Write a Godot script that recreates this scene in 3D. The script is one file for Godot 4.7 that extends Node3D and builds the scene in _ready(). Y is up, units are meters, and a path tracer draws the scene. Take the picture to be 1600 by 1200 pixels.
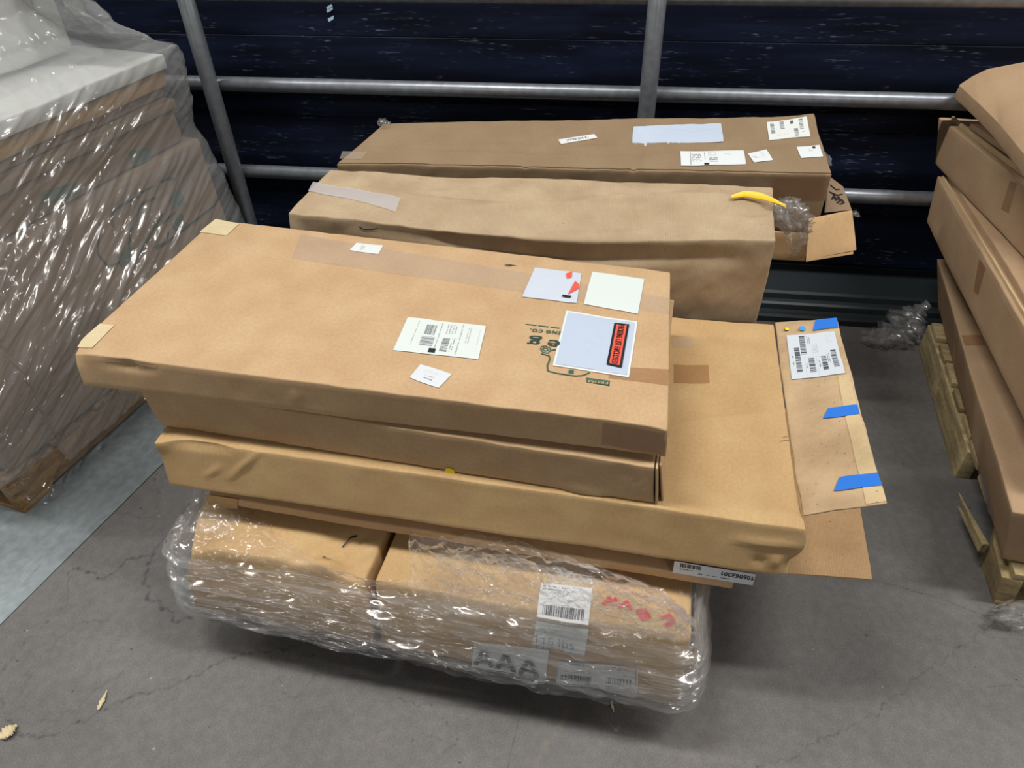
extends Node3D
# ---------------------------------------------------------------- camera model (pixels of the 1600 x 1200 frame)
const FPX := 1111.0
const CAM_H := 1.5
const PITCH := 40.2
const ROLL := -1.757
var cam_r: Vector3
var cam_u: Vector3
var cam_f: Vector3
const EYE := Vector3(0, CAM_H, 0)
# directions on the floor: pile (a pile of cartons), wall, right stack, left stack
var pile_x: Vector3
var pile_b: Vector3
var wall_x: Vector3
var wall_n: Vector3
var disp: Callable
var M := {}
var taken := {}

func setup_dirs() -> void:
	var p := deg_to_rad(PITCH)
	var r := deg_to_rad(ROLL)
	cam_f = Vector3(0, -sin(p), -cos(p))
	var up := Vector3(0, cos(p), -sin(p))
	cam_r = Vector3.RIGHT * cos(r) + up * sin(r)
	cam_u = -Vector3.RIGHT * sin(r) + up * cos(r)
	var a := deg_to_rad(13.6)
	pile_x = Vector3(cos(a), 0, sin(a))
	pile_b = Vector3(sin(a), 0, -cos(a))
	a = deg_to_rad(9.53)
	wall_x = Vector3(cos(a), 0, sin(a))
	wall_n = Vector3(-sin(a), 0, cos(a))

func ray(x: float, y: float) -> Vector3:
	return cam_f + cam_r * ((x - 800.0) / FPX) - cam_u * ((y - 600.0) / FPX)

func at_h(x: float, y: float, h: float) -> Vector3:      # the point of the level plane y = h seen at a pixel
	var d := ray(x, y)
	return EYE + d * ((h - CAM_H) / d.y)

func at_plane(x: float, y: float, p: Vector3, n: Vector3) -> Vector3:
	var d := ray(x, y)
	return EYE + d * ((p - EYE).dot(n) / d.dot(n))

func at_wall(x: float, y: float, off: float) -> Vector3:
	return at_plane(x, y, wall_n * off, wall_n)

func to_px(p: Vector3) -> Vector2:
	var q := p - EYE
	var z := q.dot(cam_f)
	return Vector2(800.0 + FPX * q.dot(cam_r) / z, 600.0 - FPX * q.dot(cam_u) / z)

func bil(c: Array, u: float, v: float) -> Vector3:        # c: four corners in turn
	var a: Vector3 = c[0]
	var b: Vector3 = c[1]
	var d: Vector3 = c[2]
	var e: Vector3 = c[3]
	return a * (1 - u) * (1 - v) + b * u * (1 - v) + d * u * v + e * (1 - u) * v

func on_face(x: float, y: float, c: Array) -> Vector3:    # the point of a four-cornered face seen at a pixel
	var u := 0.5
	var v := 0.5
	for k in 12:
		var q := to_px(bil(c, u, v))
		var qu := (to_px(bil(c, u + .01, v)) - q) / .01
		var qv := (to_px(bil(c, u, v + .01)) - q) / .01
		var e := Vector2(x, y) - q
		var det := qu.x * qv.y - qu.y * qv.x
		if absf(det) < 1e-6:
			break
		u += (e.x * qv.y - e.y * qv.x) / det
		v += (qu.x * e.y - qu.y * e.x) / det
	return bil(c, u, v)

func pile(a: float, b: float, h: float) -> Vector3:
	return pile_x * a + pile_b * b + Vector3.UP * h

func wallp(a: float, off: float, h: float) -> Vector3:
	return wall_x * a + wall_n * off + Vector3.UP * h

# ---------------------------------------------------------------- nodes
func numbered(called: String) -> String:
	if not taken.has(called):
		taken[called] = 0
		return called
	taken[called] += 1
	return "%s_%03d" % [called, taken[called]]

func thing(called: String, label: String, category: String, at := Vector3.ZERO, yaw := 0.0, group := "") -> Node3D:
	var o := Node3D.new()
	o.name = numbered(called)
	add_child(o)
	o.position = at
	o.rotation_degrees.y = yaw
	o.set_meta("label", label)
	o.set_meta("category", category)
	if group != "":
		o.set_meta("group", group)
	return o

func put(st: SurfaceTool, called: String, mat: Material, parent: Node) -> MeshInstance3D:
	var m := MeshInstance3D.new()
	m.mesh = st.commit()
	m.material_override = mat
	m.name = called
	parent.add_child(m, true)
	return m

func local(parent: Node) -> Transform3D:
	return (parent as Node3D).global_transform.affine_inverse() if parent != self else Transform3D.IDENTITY

func start() -> SurfaceTool:
	var st := SurfaceTool.new()
	st.begin(Mesh.PRIMITIVE_TRIANGLES)
	return st

# a grid of points (rows of columns) as one smooth sheet
func grid(st: SurfaceTool, pts: PackedVector3Array, nx: int, ny: int, x: Transform3D, smooth := true, flip := false) -> void:
	st.set_smooth_group(0 if smooth else -1)
	for j in ny - 1:
		for i in nx - 1:
			var q := [j * nx + i, j * nx + i + 1, (j + 1) * nx + i + 1, (j + 1) * nx + i]
			var uv := [Vector2(i, j), Vector2(i + 1, j), Vector2(i + 1, j + 1), Vector2(i, j + 1)]
			var order := [0, 1, 2, 0, 2, 3]
			if flip:
				order = [0, 2, 1, 0, 3, 2]
			for k in order:
				var w: Vector2 = uv[k]
				st.set_uv(Vector2(w.x / (nx - 1), w.y / (ny - 1)))
				st.add_vertex(x * pts[q[k]])

func no_disp(p: Vector3) -> Vector3:
	return p

# ---------------------------------------------------------------- cartons
func axis(length: float, r: float, step: float) -> PackedFloat32Array:
	var a := PackedFloat32Array([0.0, r * .3, r])
	var n := maxi(1, int(ceil((length - 2 * r) / step)))
	for k in range(1, n):
		a.append(r + (length - 2 * r) * k / n)
	a.append_array(PackedFloat32Array([length - r, length - r * .3, length]))
	return a

# c: bottom front-left, front-right, back-right, back-left, then the same at the top (world)
func hexa(c: Array, u: float, v: float, w: float) -> Vector3:
	var lo := bil([c[0], c[1], c[2], c[3]], u, w)
	var hi := bil([c[4], c[5], c[6], c[7]], u, w)
	return lo.lerp(hi, v)

func maker(amp: float, seed_: int, dents: Array, fine := .0006) -> Callable:
	var n1 := FastNoiseLite.new()
	n1.seed = seed_
	n1.frequency = 2.6
	n1.fractal_octaves = 2
	var n2 := FastNoiseLite.new()
	n2.seed = seed_ + 7
	n2.frequency = 14.0
	n2.fractal_octaves = 2
	return func(p: Vector3) -> Vector3:
		var d := Vector3(n1.get_noise_3dv(p), n1.get_noise_3dv(p + Vector3(9, 3, 1)), n1.get_noise_3dv(p + Vector3(-4, 8, 5))) * amp * .9
		var g := n2.get_noise_3dv(p) * fine * 1.2
		d += Vector3(g, g, -g)
		for e in dents:
			if e.has("b"):
				var a: Vector3 = e.a
				var ab: Vector3 = e.b - a
				var t := clampf((p - a).dot(ab) / ab.length_squared(), 0, 1)
				var dist: float = (p - a - ab * t).length()
				d += e.v * exp(-pow(dist / e.r, 2)) * (sin(t * PI) * .7 + .3)
			else:
				var rel: Vector3 = p - e.a
				var s: Vector3 = e.get("s", Vector3.ONE)
				if e.has("ax"):
					var ax: Vector3 = e.ax
					var along := rel.dot(ax)
					rel -= ax * along * (1.0 - 1.0 / float(e.stretch))
				d += e.v * exp(-(rel * s).length_squared() / (e.r * e.r))
		return p + d

func carton(parent: Node, called: String, c: Array, mat: Material, r := .004, step := .016, amp := .002, seed_ := 1, dents := [], fine := .0006) -> MeshInstance3D:
	disp = maker(amp, seed_, dents, fine)
	var lx: float = ((c[1] - c[0]).length() + (c[6] - c[7]).length()) * .5
	var ly: float = ((c[4] - c[0]).length() + (c[6] - c[2]).length()) * .5
	var lz: float = ((c[3] - c[0]).length() + (c[6] - c[5]).length()) * .5
	var dims := Vector3(lx, ly, lz)
	r = minf(r, minf(lx, minf(ly, lz)) * .45)
	var ax := axis(lx, r, step)
	var ay := axis(ly, r, step)
	var az := axis(lz, r, step)
	var st := start()
	var x := local(parent)
	for f in 6:
		var A := ax if f < 4 else az
		var B := ay if (f < 2 or f >= 4) else az
		var pts := PackedVector3Array()
		for j in B.size():
			for i in A.size():
				var p: Vector3
				match f:
					0: p = Vector3(A[i], B[j], 0)
					1: p = Vector3(A[i], B[j], lz)
					2: p = Vector3(A[i], 0, B[j])
					3: p = Vector3(A[i], ly, B[j])
					4: p = Vector3(0, B[j], A[i])
					5: p = Vector3(lx, B[j], A[i])
				var q := p.clamp(Vector3.ONE * r, dims - Vector3.ONE * r)
				p = q + (p - q).normalized() * r
				pts.append(disp.call(hexa(c, p.x / lx, p.y / ly, p.z / lz)))
		grid(st, pts, A.size(), B.size(), x, true, f in [0, 3, 5])
	st.generate_normals()
	return put(st, called, mat, parent)

func prism(q: Array, h0: float, h1: float) -> Array:       # four plan corners (front-left, front-right, back-right, back-left) raised
	var o := []
	for h in [h0, h1]:
		for p in q:
			o.append(Vector3(p.x, h, p.z))
	return o

func box8(o: Vector3, ex: Vector3, eb: Vector3, x0: float, x1: float, b0: float, b1: float, h0: float, h1: float) -> Array:
	return prism([o + ex * x0 + eb * b0, o + ex * x1 + eb * b0, o + ex * x1 + eb * b1, o + ex * x0 + eb * b1], h0, h1)

# a thin sheet stuck on a face; q: its corners in turn, seen the right way up: top-left, top-right, bottom-right, bottom-left
func patch(parent: Node, called: String, q: Array, mat: Material, off := .0012, n := 8, bend = null) -> MeshInstance3D:
	var st := start()
	var nrm: Vector3 = (q[1] - q[0]).cross(q[3] - q[0]).normalized()
	if nrm.dot(EYE - q[0]) < 0:
		nrm = -nrm
	var pts := PackedVector3Array()
	for j in n:
		for i in n:
			var p := bil(q, i / float(n - 1), j / float(n - 1))
			p = disp.call(p) + nrm * off
			if bend != null:
				p += nrm * float(bend.call(i / float(n - 1), j / float(n - 1)))
			pts.append(p)
	grid(st, pts, n, n, local(parent))
	st.generate_normals()
	return put(st, called, mat, parent)

func face_px(px: Array, c: Array) -> Array:
	var o := []
	for k in range(0, px.size(), 2):
		o.append(on_face(px[k], px[k + 1], c))
	return o

func top_of(c: Array) -> Array:
	return [c[4], c[5], c[6], c[7]]

func front_of(c: Array) -> Array:
	return [c[0], c[1], c[5], c[4]]

func left_of(c: Array) -> Array:
	return [c[0], c[3], c[7], c[4]]

func right_of(c: Array) -> Array:
	return [c[1], c[2], c[6], c[5]]

# flat lines printed on a face, through pixels
func line_print(parent: Node, called: String, runs: Array, c: Array, width: float, mat: Material, off := .0009, closed := false) -> MeshInstance3D:
	var st := start()
	var x := local(parent)
	var nrm: Vector3 = (c[1] - c[0]).cross(c[3] - c[0]).normalized()
	if nrm.dot(EYE - c[0]) < 0:
		nrm = -nrm
	for run in runs:
		var pts := []
		for k in range(0, run.size(), 2):
			pts.append(on_face(run[k], run[k + 1], c))
		if closed:
			pts.append(pts[0])
		for k in pts.size() - 1:
			var a: Vector3 = pts[k]
			var b: Vector3 = pts[k + 1]
			var s: Vector3 = (b - a).cross(nrm).normalized() * width * .5
			var e: Vector3 = (b - a).normalized() * width * .25
			var quad := [a - s - e, b - s + e, b + s + e, a + s - e]
			var turn: bool = (quad[1] - quad[0]).cross(quad[2] - quad[0]).dot(nrm) < 0
			for m in ([0, 1, 2, 0, 2, 3] if turn else [0, 2, 1, 0, 3, 2]):
				st.set_normal(x.basis * nrm)
				st.add_vertex(x * (disp.call(quad[m]) + nrm * off))
	return put(st, called, mat, parent)

func lettering(parent: Node, text: String, at: Vector3, right: Vector3, up: Vector3, height: float, mat: Material, squeeze := 1.0, bold := true, serif := false) -> MeshInstance3D:
	var t := TextMesh.new()
	var f := SystemFont.new()
	f.font_names = PackedStringArray(["Droid Serif" if serif else "Droid Sans"])
	f.font_weight = 800 if bold else 400
	t.font = f
	t.font_size = 48
	t.text = text
	t.depth = .0004
	t.pixel_size = height / 48.0 * 1.35
	var m := MeshInstance3D.new()
	m.mesh = t
	m.material_override = mat
	m.name = "lettering"
	parent.add_child(m, true)
	var n := right.cross(up).normalized()
	var b := Basis(right.normalized() * squeeze, up.normalized(), n)
	m.transform = local(parent) * Transform3D(b, at)
	return m

# ---------------------------------------------------------------- materials
func noise_img(w: int, h: int, freq: float, oct: int, seed_: int, kind := FastNoiseLite.TYPE_SIMPLEX_SMOOTH) -> Image:
	var n := FastNoiseLite.new()
	n.seed = seed_
	n.noise_type = kind
	n.frequency = freq
	n.fractal_octaves = oct
	return n.get_seamless_image(w, h)

func kraft_texture(seed_: int, flute: float, mottle: float, spots: int) -> ImageTexture:
	var s := 512
	var a := noise_img(s, s, .006, 4, seed_)
	var b := noise_img(s, s, .09, 2, seed_ + 3)
	var da := a.get_data()
	var db := b.get_data()
	var out := PackedByteArray()
	out.resize(s * s * 3)
	for y in s:
		for x in s:
			var k := y * s + x
			var l := 0.93 + (da[k] / 255.0 - .5) * mottle + (db[k] / 255.0 - .5) * .06 + sin(x * TAU / 512.0 * 86.0) * flute
			var i := k * 3
			out[i] = clampi(int(l * 255), 0, 255)
			out[i + 1] = clampi(int((l - .004 + (da[k] / 255.0 - .5) * .03) * 255), 0, 255)
			out[i + 2] = clampi(int((l - .008 + (da[k] / 255.0 - .5) * .05) * 255), 0, 255)
	var im := Image.create_from_data(s, s, false, Image.FORMAT_RGB8, out)
	var rng := RandomNumberGenerator.new()
	rng.seed = seed_ + 11
	for k in spots:
		var c := Vector2i(rng.randi_range(2, s - 8), rng.randi_range(2, s - 8))
		im.fill_rect(Rect2i(c, Vector2i(rng.randi_range(1, 3), rng.randi_range(1, 2))), Color(.28, .24, .2))
	im.generate_mipmaps()
	return ImageTexture.create_from_image(im)

func kraft(color: Color, tex: Texture2D, rough := .78) -> StandardMaterial3D:
	var m := StandardMaterial3D.new()
	m.albedo_color = color
	m.albedo_texture = tex
	m.uv1_triplanar = true
	m.uv1_scale = Vector3.ONE * 2.2
	m.roughness = rough
	m.metallic_specular = .35
	return m

func plain(color: Color, rough := .6, metal := 0.0) -> StandardMaterial3D:
	var m := StandardMaterial3D.new()
	m.albedo_color = color
	m.roughness = rough
	m.metallic = metal
	return m

func clear_film(alpha: float, rough: float, color := Color(.9, .92, .94)) -> StandardMaterial3D:
	var m := StandardMaterial3D.new()
	m.transparency = BaseMaterial3D.TRANSPARENCY_ALPHA
	m.albedo_color = Color(color, alpha)
	m.roughness = rough
	m.metallic_specular = 1.0
	m.cull_mode = BaseMaterial3D.CULL_DISABLED
	return m

# print on a paper label; items: [kind, x, y, w, h, ...] in parts of the sheet
func label_mat(w: int, h: int, items: Array, paper := Color(.84, .86, .86), seed_ := 1, rough := .45) -> StandardMaterial3D:
	var im := Image.create_empty(w, h, false, Image.FORMAT_RGB8)
	im.fill(paper)
	var rng := RandomNumberGenerator.new()
	rng.seed = seed_
	for e in items:
		var x0 := int(e[1] * w)
		var y0 := int(e[2] * h)
		var ww := int(e[3] * w)
		var hh := int(e[4] * h)
		var ink: Color = e[5] if e.size() > 5 else Color(.13, .14, .16)
		match e[0]:
			"bars":
				var x := x0
				while x < x0 + ww:
					var bw := rng.randi_range(2, 5)
					im.fill_rect(Rect2i(x, y0, mini(bw, x0 + ww - x), hh), ink)
					x += bw + rng.randi_range(1, 4)
			"ladder":
				var y := y0
				while y < y0 + hh:
					var bw := rng.randi_range(2, 5)
					im.fill_rect(Rect2i(x0, y, ww, mini(bw, y0 + hh - y)), ink)
					y += bw + rng.randi_range(1, 4)
			"lines", "columns":
				var n: int = e[6] if e.size() > 6 else 3
				for k in n:
					var p := 0
					var length := ww if e[0] == "lines" else hh
					var pitch := (hh if e[0] == "lines" else ww) / n
					while p < length:
						var l := rng.randi_range(2, 6)
						var t := maxi(1, pitch / 2)
						if rng.randf() < .82:
							if e[0] == "lines":
								im.fill_rect(Rect2i(x0 + p, y0 + k * pitch, mini(l, length - p), t), ink)
							else:
								im.fill_rect(Rect2i(x0 + k * pitch, y0 + p, t, mini(l, length - p)), ink)
						p += l + rng.randi_range(1, 3)
			"rect":
				im.fill_rect(Rect2i(x0, y0, ww, hh), ink)
			"frame":
				im.fill_rect(Rect2i(x0, y0, ww, 2), ink)
				im.fill_rect(Rect2i(x0, y0 + hh - 2, ww, 2), ink)
				im.fill_rect(Rect2i(x0, y0, 2, hh), ink)
				im.fill_rect(Rect2i(x0 + ww - 2, y0, 2, hh), ink)
	im.generate_mipmaps()
	var m := StandardMaterial3D.new()
	m.albedo_texture = ImageTexture.create_from_image(im)
	m.roughness = rough
	return m

func make_materials() -> void:
	var t_smooth := kraft_texture(21, .006, .055, 0)
	var t_flute := kraft_texture(33, .022, .12, 30)
	var t_dirty := kraft_texture(45, .008, .22, 160)
	# board colours: one for each make of carton, the same on all of its faces
	M.kraft_orange = kraft(Color(.785, .66, .51), t_smooth, .7)
	M.kraft_tan = kraft(Color(.765, .64, .46), t_smooth)
	M.kraft_pale = kraft(Color(.72, .635, .52), t_flute)
	M.kraft_umber = kraft(Color(.575, .49, .385), t_smooth)
	M.kraft_grey = kraft(Color(.62, .53, .43), t_flute)
	M.kraft_sheet = kraft(Color(.80, .66, .49), t_flute)
	M.kraft_right = kraft(Color(.70, .59, .47), t_smooth)
	M.kraft_flap = kraft(Color(.78, .675, .535), t_dirty)
	M.kraft_bare = kraft(Color(.83, .74, .58), t_dirty)
	M.fibre = kraft(Color(.78, .68, .53), t_flute)
	M.masking = kraft(Color(.86, .80, .65), t_smooth, .6)
	M.paper = plain(Color(.84, .86, .86), .5)
	M.pouch = plain(Color(.72, .77, .84), .22)
	M.blue_tape = plain(Color(.16, .46, .85), .55)
	M.blue_dot = plain(Color(.2, .62, .93), .5)
	M.yellow = plain(Color(.95, .86, .08), .4)
	M.strap = plain(Color(.95, .78, .05), .45)
	M.ink = plain(Color(.09, .10, .12), .6)
	M.grey_ink = plain(Color(.25, .26, .28), .6)
	M.green_ink = plain(Color(.22, .36, .30), .7)
	M.green_dark = plain(Color(.13, .25, .23), .7)
	M.green_faded = plain(Color(.36, .43, .38), .7)
	M.red_ink = plain(Color(.75, .12, .18), .6)
	M.red_box = plain(Color(.93, .36, .28), .5)
	M.tape_brown = clear_film(.26, .2, Color(.62, .40, .20))
	M.tape_clear = clear_film(.22, .16, Color(.86, .80, .74))
	M.tape_painted_glare = clear_film(.5, .2, Color(.86, .85, .86))  # clear tape with its white glare painted into the colour
	M.film = clear_film(.025, .1)
	M.film_tight = clear_film(.05, .12, Color(.88, .88, .88))
	M.film_milky = clear_film(.08, .1, Color(.88, .88, .88))
	M.film_loose = clear_film(.035, .08)
	M.film_haze = clear_film(.2, .14, Color(.80, .81, .82))
	M.film_thin_haze = clear_film(.08, .12, Color(.85, .86, .88))
	M.foam = plain(Color(.80, .81, .79), .8)

func wood_material(color: Color, seed_: int) -> StandardMaterial3D:
	var im := noise_img(64, 512, .02, 4, seed_)
	im.resize(512, 512, Image.INTERPOLATE_CUBIC)
	var d := im.get_data()
	var fine := noise_img(512, 512, .05, 3, seed_ + 1).get_data()
	var out := PackedByteArray()
	out.resize(512 * 512 * 3)
	for k in 512 * 512:
		var l := .78 + (d[k] / 255.0 - .5) * .34 + (fine[k] / 255.0 - .5) * .16
		out[k * 3] = clampi(int(l * 255), 0, 255)
		out[k * 3 + 1] = clampi(int(l * 253), 0, 255)
		out[k * 3 + 2] = clampi(int(l * 248), 0, 255)
	var i2 := Image.create_from_data(512, 512, false, Image.FORMAT_RGB8, out)
	i2.generate_mipmaps()
	var m := StandardMaterial3D.new()
	m.albedo_color = color
	m.albedo_texture = ImageTexture.create_from_image(i2)
	m.uv1_triplanar = true
	m.uv1_scale = Vector3.ONE * 2.5
	m.roughness = .85
	return m

# ---------------------------------------------------------------- the place
func _ready() -> void:
	setup_dirs()
	var cam := Camera3D.new()
	cam.name = "camera"
	cam.transform = Transform3D(Basis(cam_r, cam_u, -cam_f), EYE)
	cam.fov = rad_to_deg(2.0 * atan(600.0 / FPX))
	cam.near = .05
	cam.far = 60
	add_child(cam)
	cam.current = true
	var we := WorldEnvironment.new()
	var env := Environment.new()
	env.background_mode = Environment.BG_COLOR
	env.background_color = Color(.02, .02, .025)
	env.tonemap_mode = Environment.TONE_MAPPER_LINEAR
	env.tonemap_exposure = 1.0
	env.sdfgi_enabled = true
	env.ssao_enabled = true
	env.ssil_enabled = true
	we.environment = env
	we.name = "environment"
	add_child(we)
	make_materials()
	build_lamps()
	build_room()
	build_railing()
	build_left_stack()
	build_middle_load()
	build_pile()
	build_rear_cartons()
	build_right_stack()
	build_scraps()

const ROOM_H := 6.4
func build_lamps() -> void:
	# rows of high-bay lamps along the wall
	var glow := StandardMaterial3D.new()
	glow.albedo_color = Color(.9, .92, .95)
	glow.emission_enabled = true
	glow.emission = Color(.95, .97, 1.0)
	glow.emission_energy_multiplier = 6.0
	var tin := plain(Color(.75, .76, .78), .4)
	var spots := []
	for e in [[-6.6, -.9], [-2.0, -.9], [2.6, -.9], [7.2, -.9], [-5.2, 7.5], [4.6, 7.5]]:
		spots.append([e[0], e[1], 20.5])
	for s in spots:
		var at := wallp(s[0], s[1], ROOM_H - .55)
		var o := thing("ceiling_lamp", "long white high-bay lamp hanging from the warehouse ceiling", "lamp", at, -9.53, "high-bay lamps in rows above the pallets")
		var st := start()
		var bm := BoxMesh.new()
		bm.size = Vector3(2.4, .07, .36)
		st.append_from(bm, 0, Transform3D(Basis.IDENTITY, Vector3(0, .05, 0)))
		put(st, "housing", tin, o)
		st = start()
		bm = BoxMesh.new()
		bm.size = Vector3(2.32, .012, .3)
		st.append_from(bm, 0, Transform3D(Basis.IDENTITY, Vector3(0, .01, 0)))
		put(st, "diffuser", glow, o)
		for k in [-1.0, 1.0]:
			st = start()
			var cm := CylinderMesh.new()
			cm.top_radius = .006
			cm.bottom_radius = .006
			cm.height = .47
			cm.radial_segments = 8
			st.append_from(cm, 0, Transform3D(Basis.IDENTITY, Vector3(k, .315, 0)))
			put(st, "hanger_rod", tin, o)
		var l := AreaLight3D.new()
		l.name = "lamp_light"
		l.area_size = Vector2(2.32, .3)
		l.light_energy = s[2]
		l.light_color = Color(1.0, .985, .96)
		l.shadow_enabled = true
		l.area_range = 20.0
		l.rotation_degrees.x = -90
		l.position = Vector3(0, -.004, 0)
		o.add_child(l)

func slab(called: String, o: Vector3, x0: float, x1: float, d0: float, d1: float, h0: float, h1: float, mat: Material) -> MeshInstance3D:
	var n := MeshInstance3D.new()
	var bm := BoxMesh.new()
	bm.size = Vector3(x1 - x0, h1 - h0, d1 - d0)
	n.mesh = bm
	n.material_override = mat
	n.name = called
	add_child(n)
	n.rotation_degrees.y = -9.53
	n.position = o + wallp((x0 + x1) / 2, (d0 + d1) / 2, (h0 + h1) / 2)
	n.set_meta("kind", "structure")
	return n

const WALL := -2.44
func build_room() -> void:
	var paint := plain(Color(.50, .51, .52), .8)
	slab("ceiling", Vector3.ZERO, -9, 10, WALL - .2, 14.2, ROOM_H, ROOM_H + .2, paint).set_meta("label", "pale painted warehouse ceiling above the lamps")
	slab("wall_front", Vector3.ZERO, -9, 10, 14.0, 14.2, -.02, ROOM_H, paint).set_meta("label", "pale painted warehouse wall facing the pallets")
	slab("wall_left", Vector3.ZERO, -9.2, -9, WALL - .2, 14.2, -.02, ROOM_H, paint).set_meta("label", "pale painted side wall beyond the wrapped pallet")
	slab("wall_right", Vector3.ZERO, 10, 10.2, WALL - .2, 14.2, -.02, ROOM_H, paint).set_meta("label", "pale painted side wall beyond the stacked cartons")
	build_wall()
	build_floor()

func build_wall() -> void:
	# dark scuffed boards
	var a := noise_img(96, 1024, .016, 4, 5)
	a.resize(1024, 1024, Image.INTERPOLATE_CUBIC)
	var b := noise_img(110, 1024, .10, 3, 9)
	b.resize(1024, 1024, Image.INTERPOLATE_CUBIC)
	var p := noise_img(1024, 1024, .007, 3, 14)
	var f := noise_img(160, 1024, .28, 1, 19)
	f.resize(1024, 1024, Image.INTERPOLATE_CUBIC)
	var da := a.get_data()
	var db := b.get_data()
	var dp := p.get_data()
	var df := f.get_data()
	var out := PackedByteArray()
	out.resize(1024 * 1024 * 3)
	var ro := PackedByteArray()
	ro.resize(1024 * 1024)
	for k in 1024 * 1024:
		var s := .55 + da[k] / 255.0 * .9
		var patch_ := clampf((dp[k] / 255.0 - .46) * 5.0, 0, 1)
		var scuff := clampf((db[k] / 255.0 - .56) * 4.0, 0, 1) * clampf((df[k] / 255.0 - .45) * 3.0, 0, 1) * patch_
		out[k * 3] = clampi(int((22 * s) + scuff * 80), 0, 255)
		out[k * 3 + 1] = clampi(int((28 * s) + scuff * 80), 0, 255)
		out[k * 3 + 2] = clampi(int((46 * s) + scuff * 80), 0, 255)
		ro[k] = clampi(int(95 + (1.0 - da[k] / 255.0) * 60 + scuff * 80), 0, 255)
	var im := Image.create_from_data(1024, 1024, false, Image.FORMAT_RGB8, out)
	im.generate_mipmaps()
	var boards := StandardMaterial3D.new()
	boards.albedo_texture = ImageTexture.create_from_image(im)
	boards.roughness_texture = ImageTexture.create_from_image(Image.create_from_data(1024, 1024, false, Image.FORMAT_L8, ro))
	boards.roughness = 1.0
	boards.metallic_specular = .22
	boards.uv1_triplanar = true
	boards.uv1_scale = Vector3.ONE * .7
	var w := slab("wall_back", Vector3.ZERO, -9, 10, WALL - .2, WALL - .025, -.02, ROOM_H, plain(Color(.02, .022, .03), .6))
	w.set_meta("label", "dark navy scuffed board wall behind the pipe railing")
	var seams := [.11, .315, .60, .87, 1.155, 1.44, 2.2, 3.0, 3.8, 4.6, ROOM_H]
	var rng := RandomNumberGenerator.new()
	rng.seed = 4
	for k in seams.size() - 1:
		var proud := rng.randf_range(-.001, .001)
		disp = no_disp
		var st := start()
		var x := local(w)
		# a long plank with bevelled edges
		var lo: float = seams[k] + .0006
		var hi: float = seams[k + 1] - .0006
		var ring := [Vector2(.03, lo), Vector2(.0015, lo), Vector2(0, lo + .0015), Vector2(0, hi - .0015), Vector2(.0015, hi), Vector2(.03, hi)]
		var pts := PackedVector3Array()
		for r in ring:
			for e in [-9.0, 10.0]:
				pts.append(wallp(e, WALL + proud - r.x, r.y))
		grid(st, pts, 2, ring.size(), x, false, true)
		st.generate_normals()
		put(st, "plank", boards, w)
	# low steel kerb along the foot of the wall
	var steel := plain(Color(.125, .15, .165), .5, .1)
	var st2 := start()
	var kerb := [Vector2(-2.205, -.01), Vector2(-2.205, .022), Vector2(-2.212, .03), Vector2(-2.24, .032), Vector2(-2.242, .052), Vector2(-2.25, .058), Vector2(-2.268, .06), Vector2(-2.27, .08), Vector2(-2.278, .088), Vector2(-2.30, .09), Vector2(WALL, .106), Vector2(WALL, -.01)]
	var pk := PackedVector3Array()
	for r in kerb:
		for e in [-8.9, 9.9]:
			pk.append(wallp(e, r.x, r.y))
	grid(st2, pk, 2, kerb.size(), Transform3D.IDENTITY, false, true)
	st2.generate_normals()
	var kb := put(st2, "baseboard_back", steel, self)
	kb.set_meta("kind", "structure")
	kb.set_meta("label", "dark grey stepped steel kerb along the foot of the wall")

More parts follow.
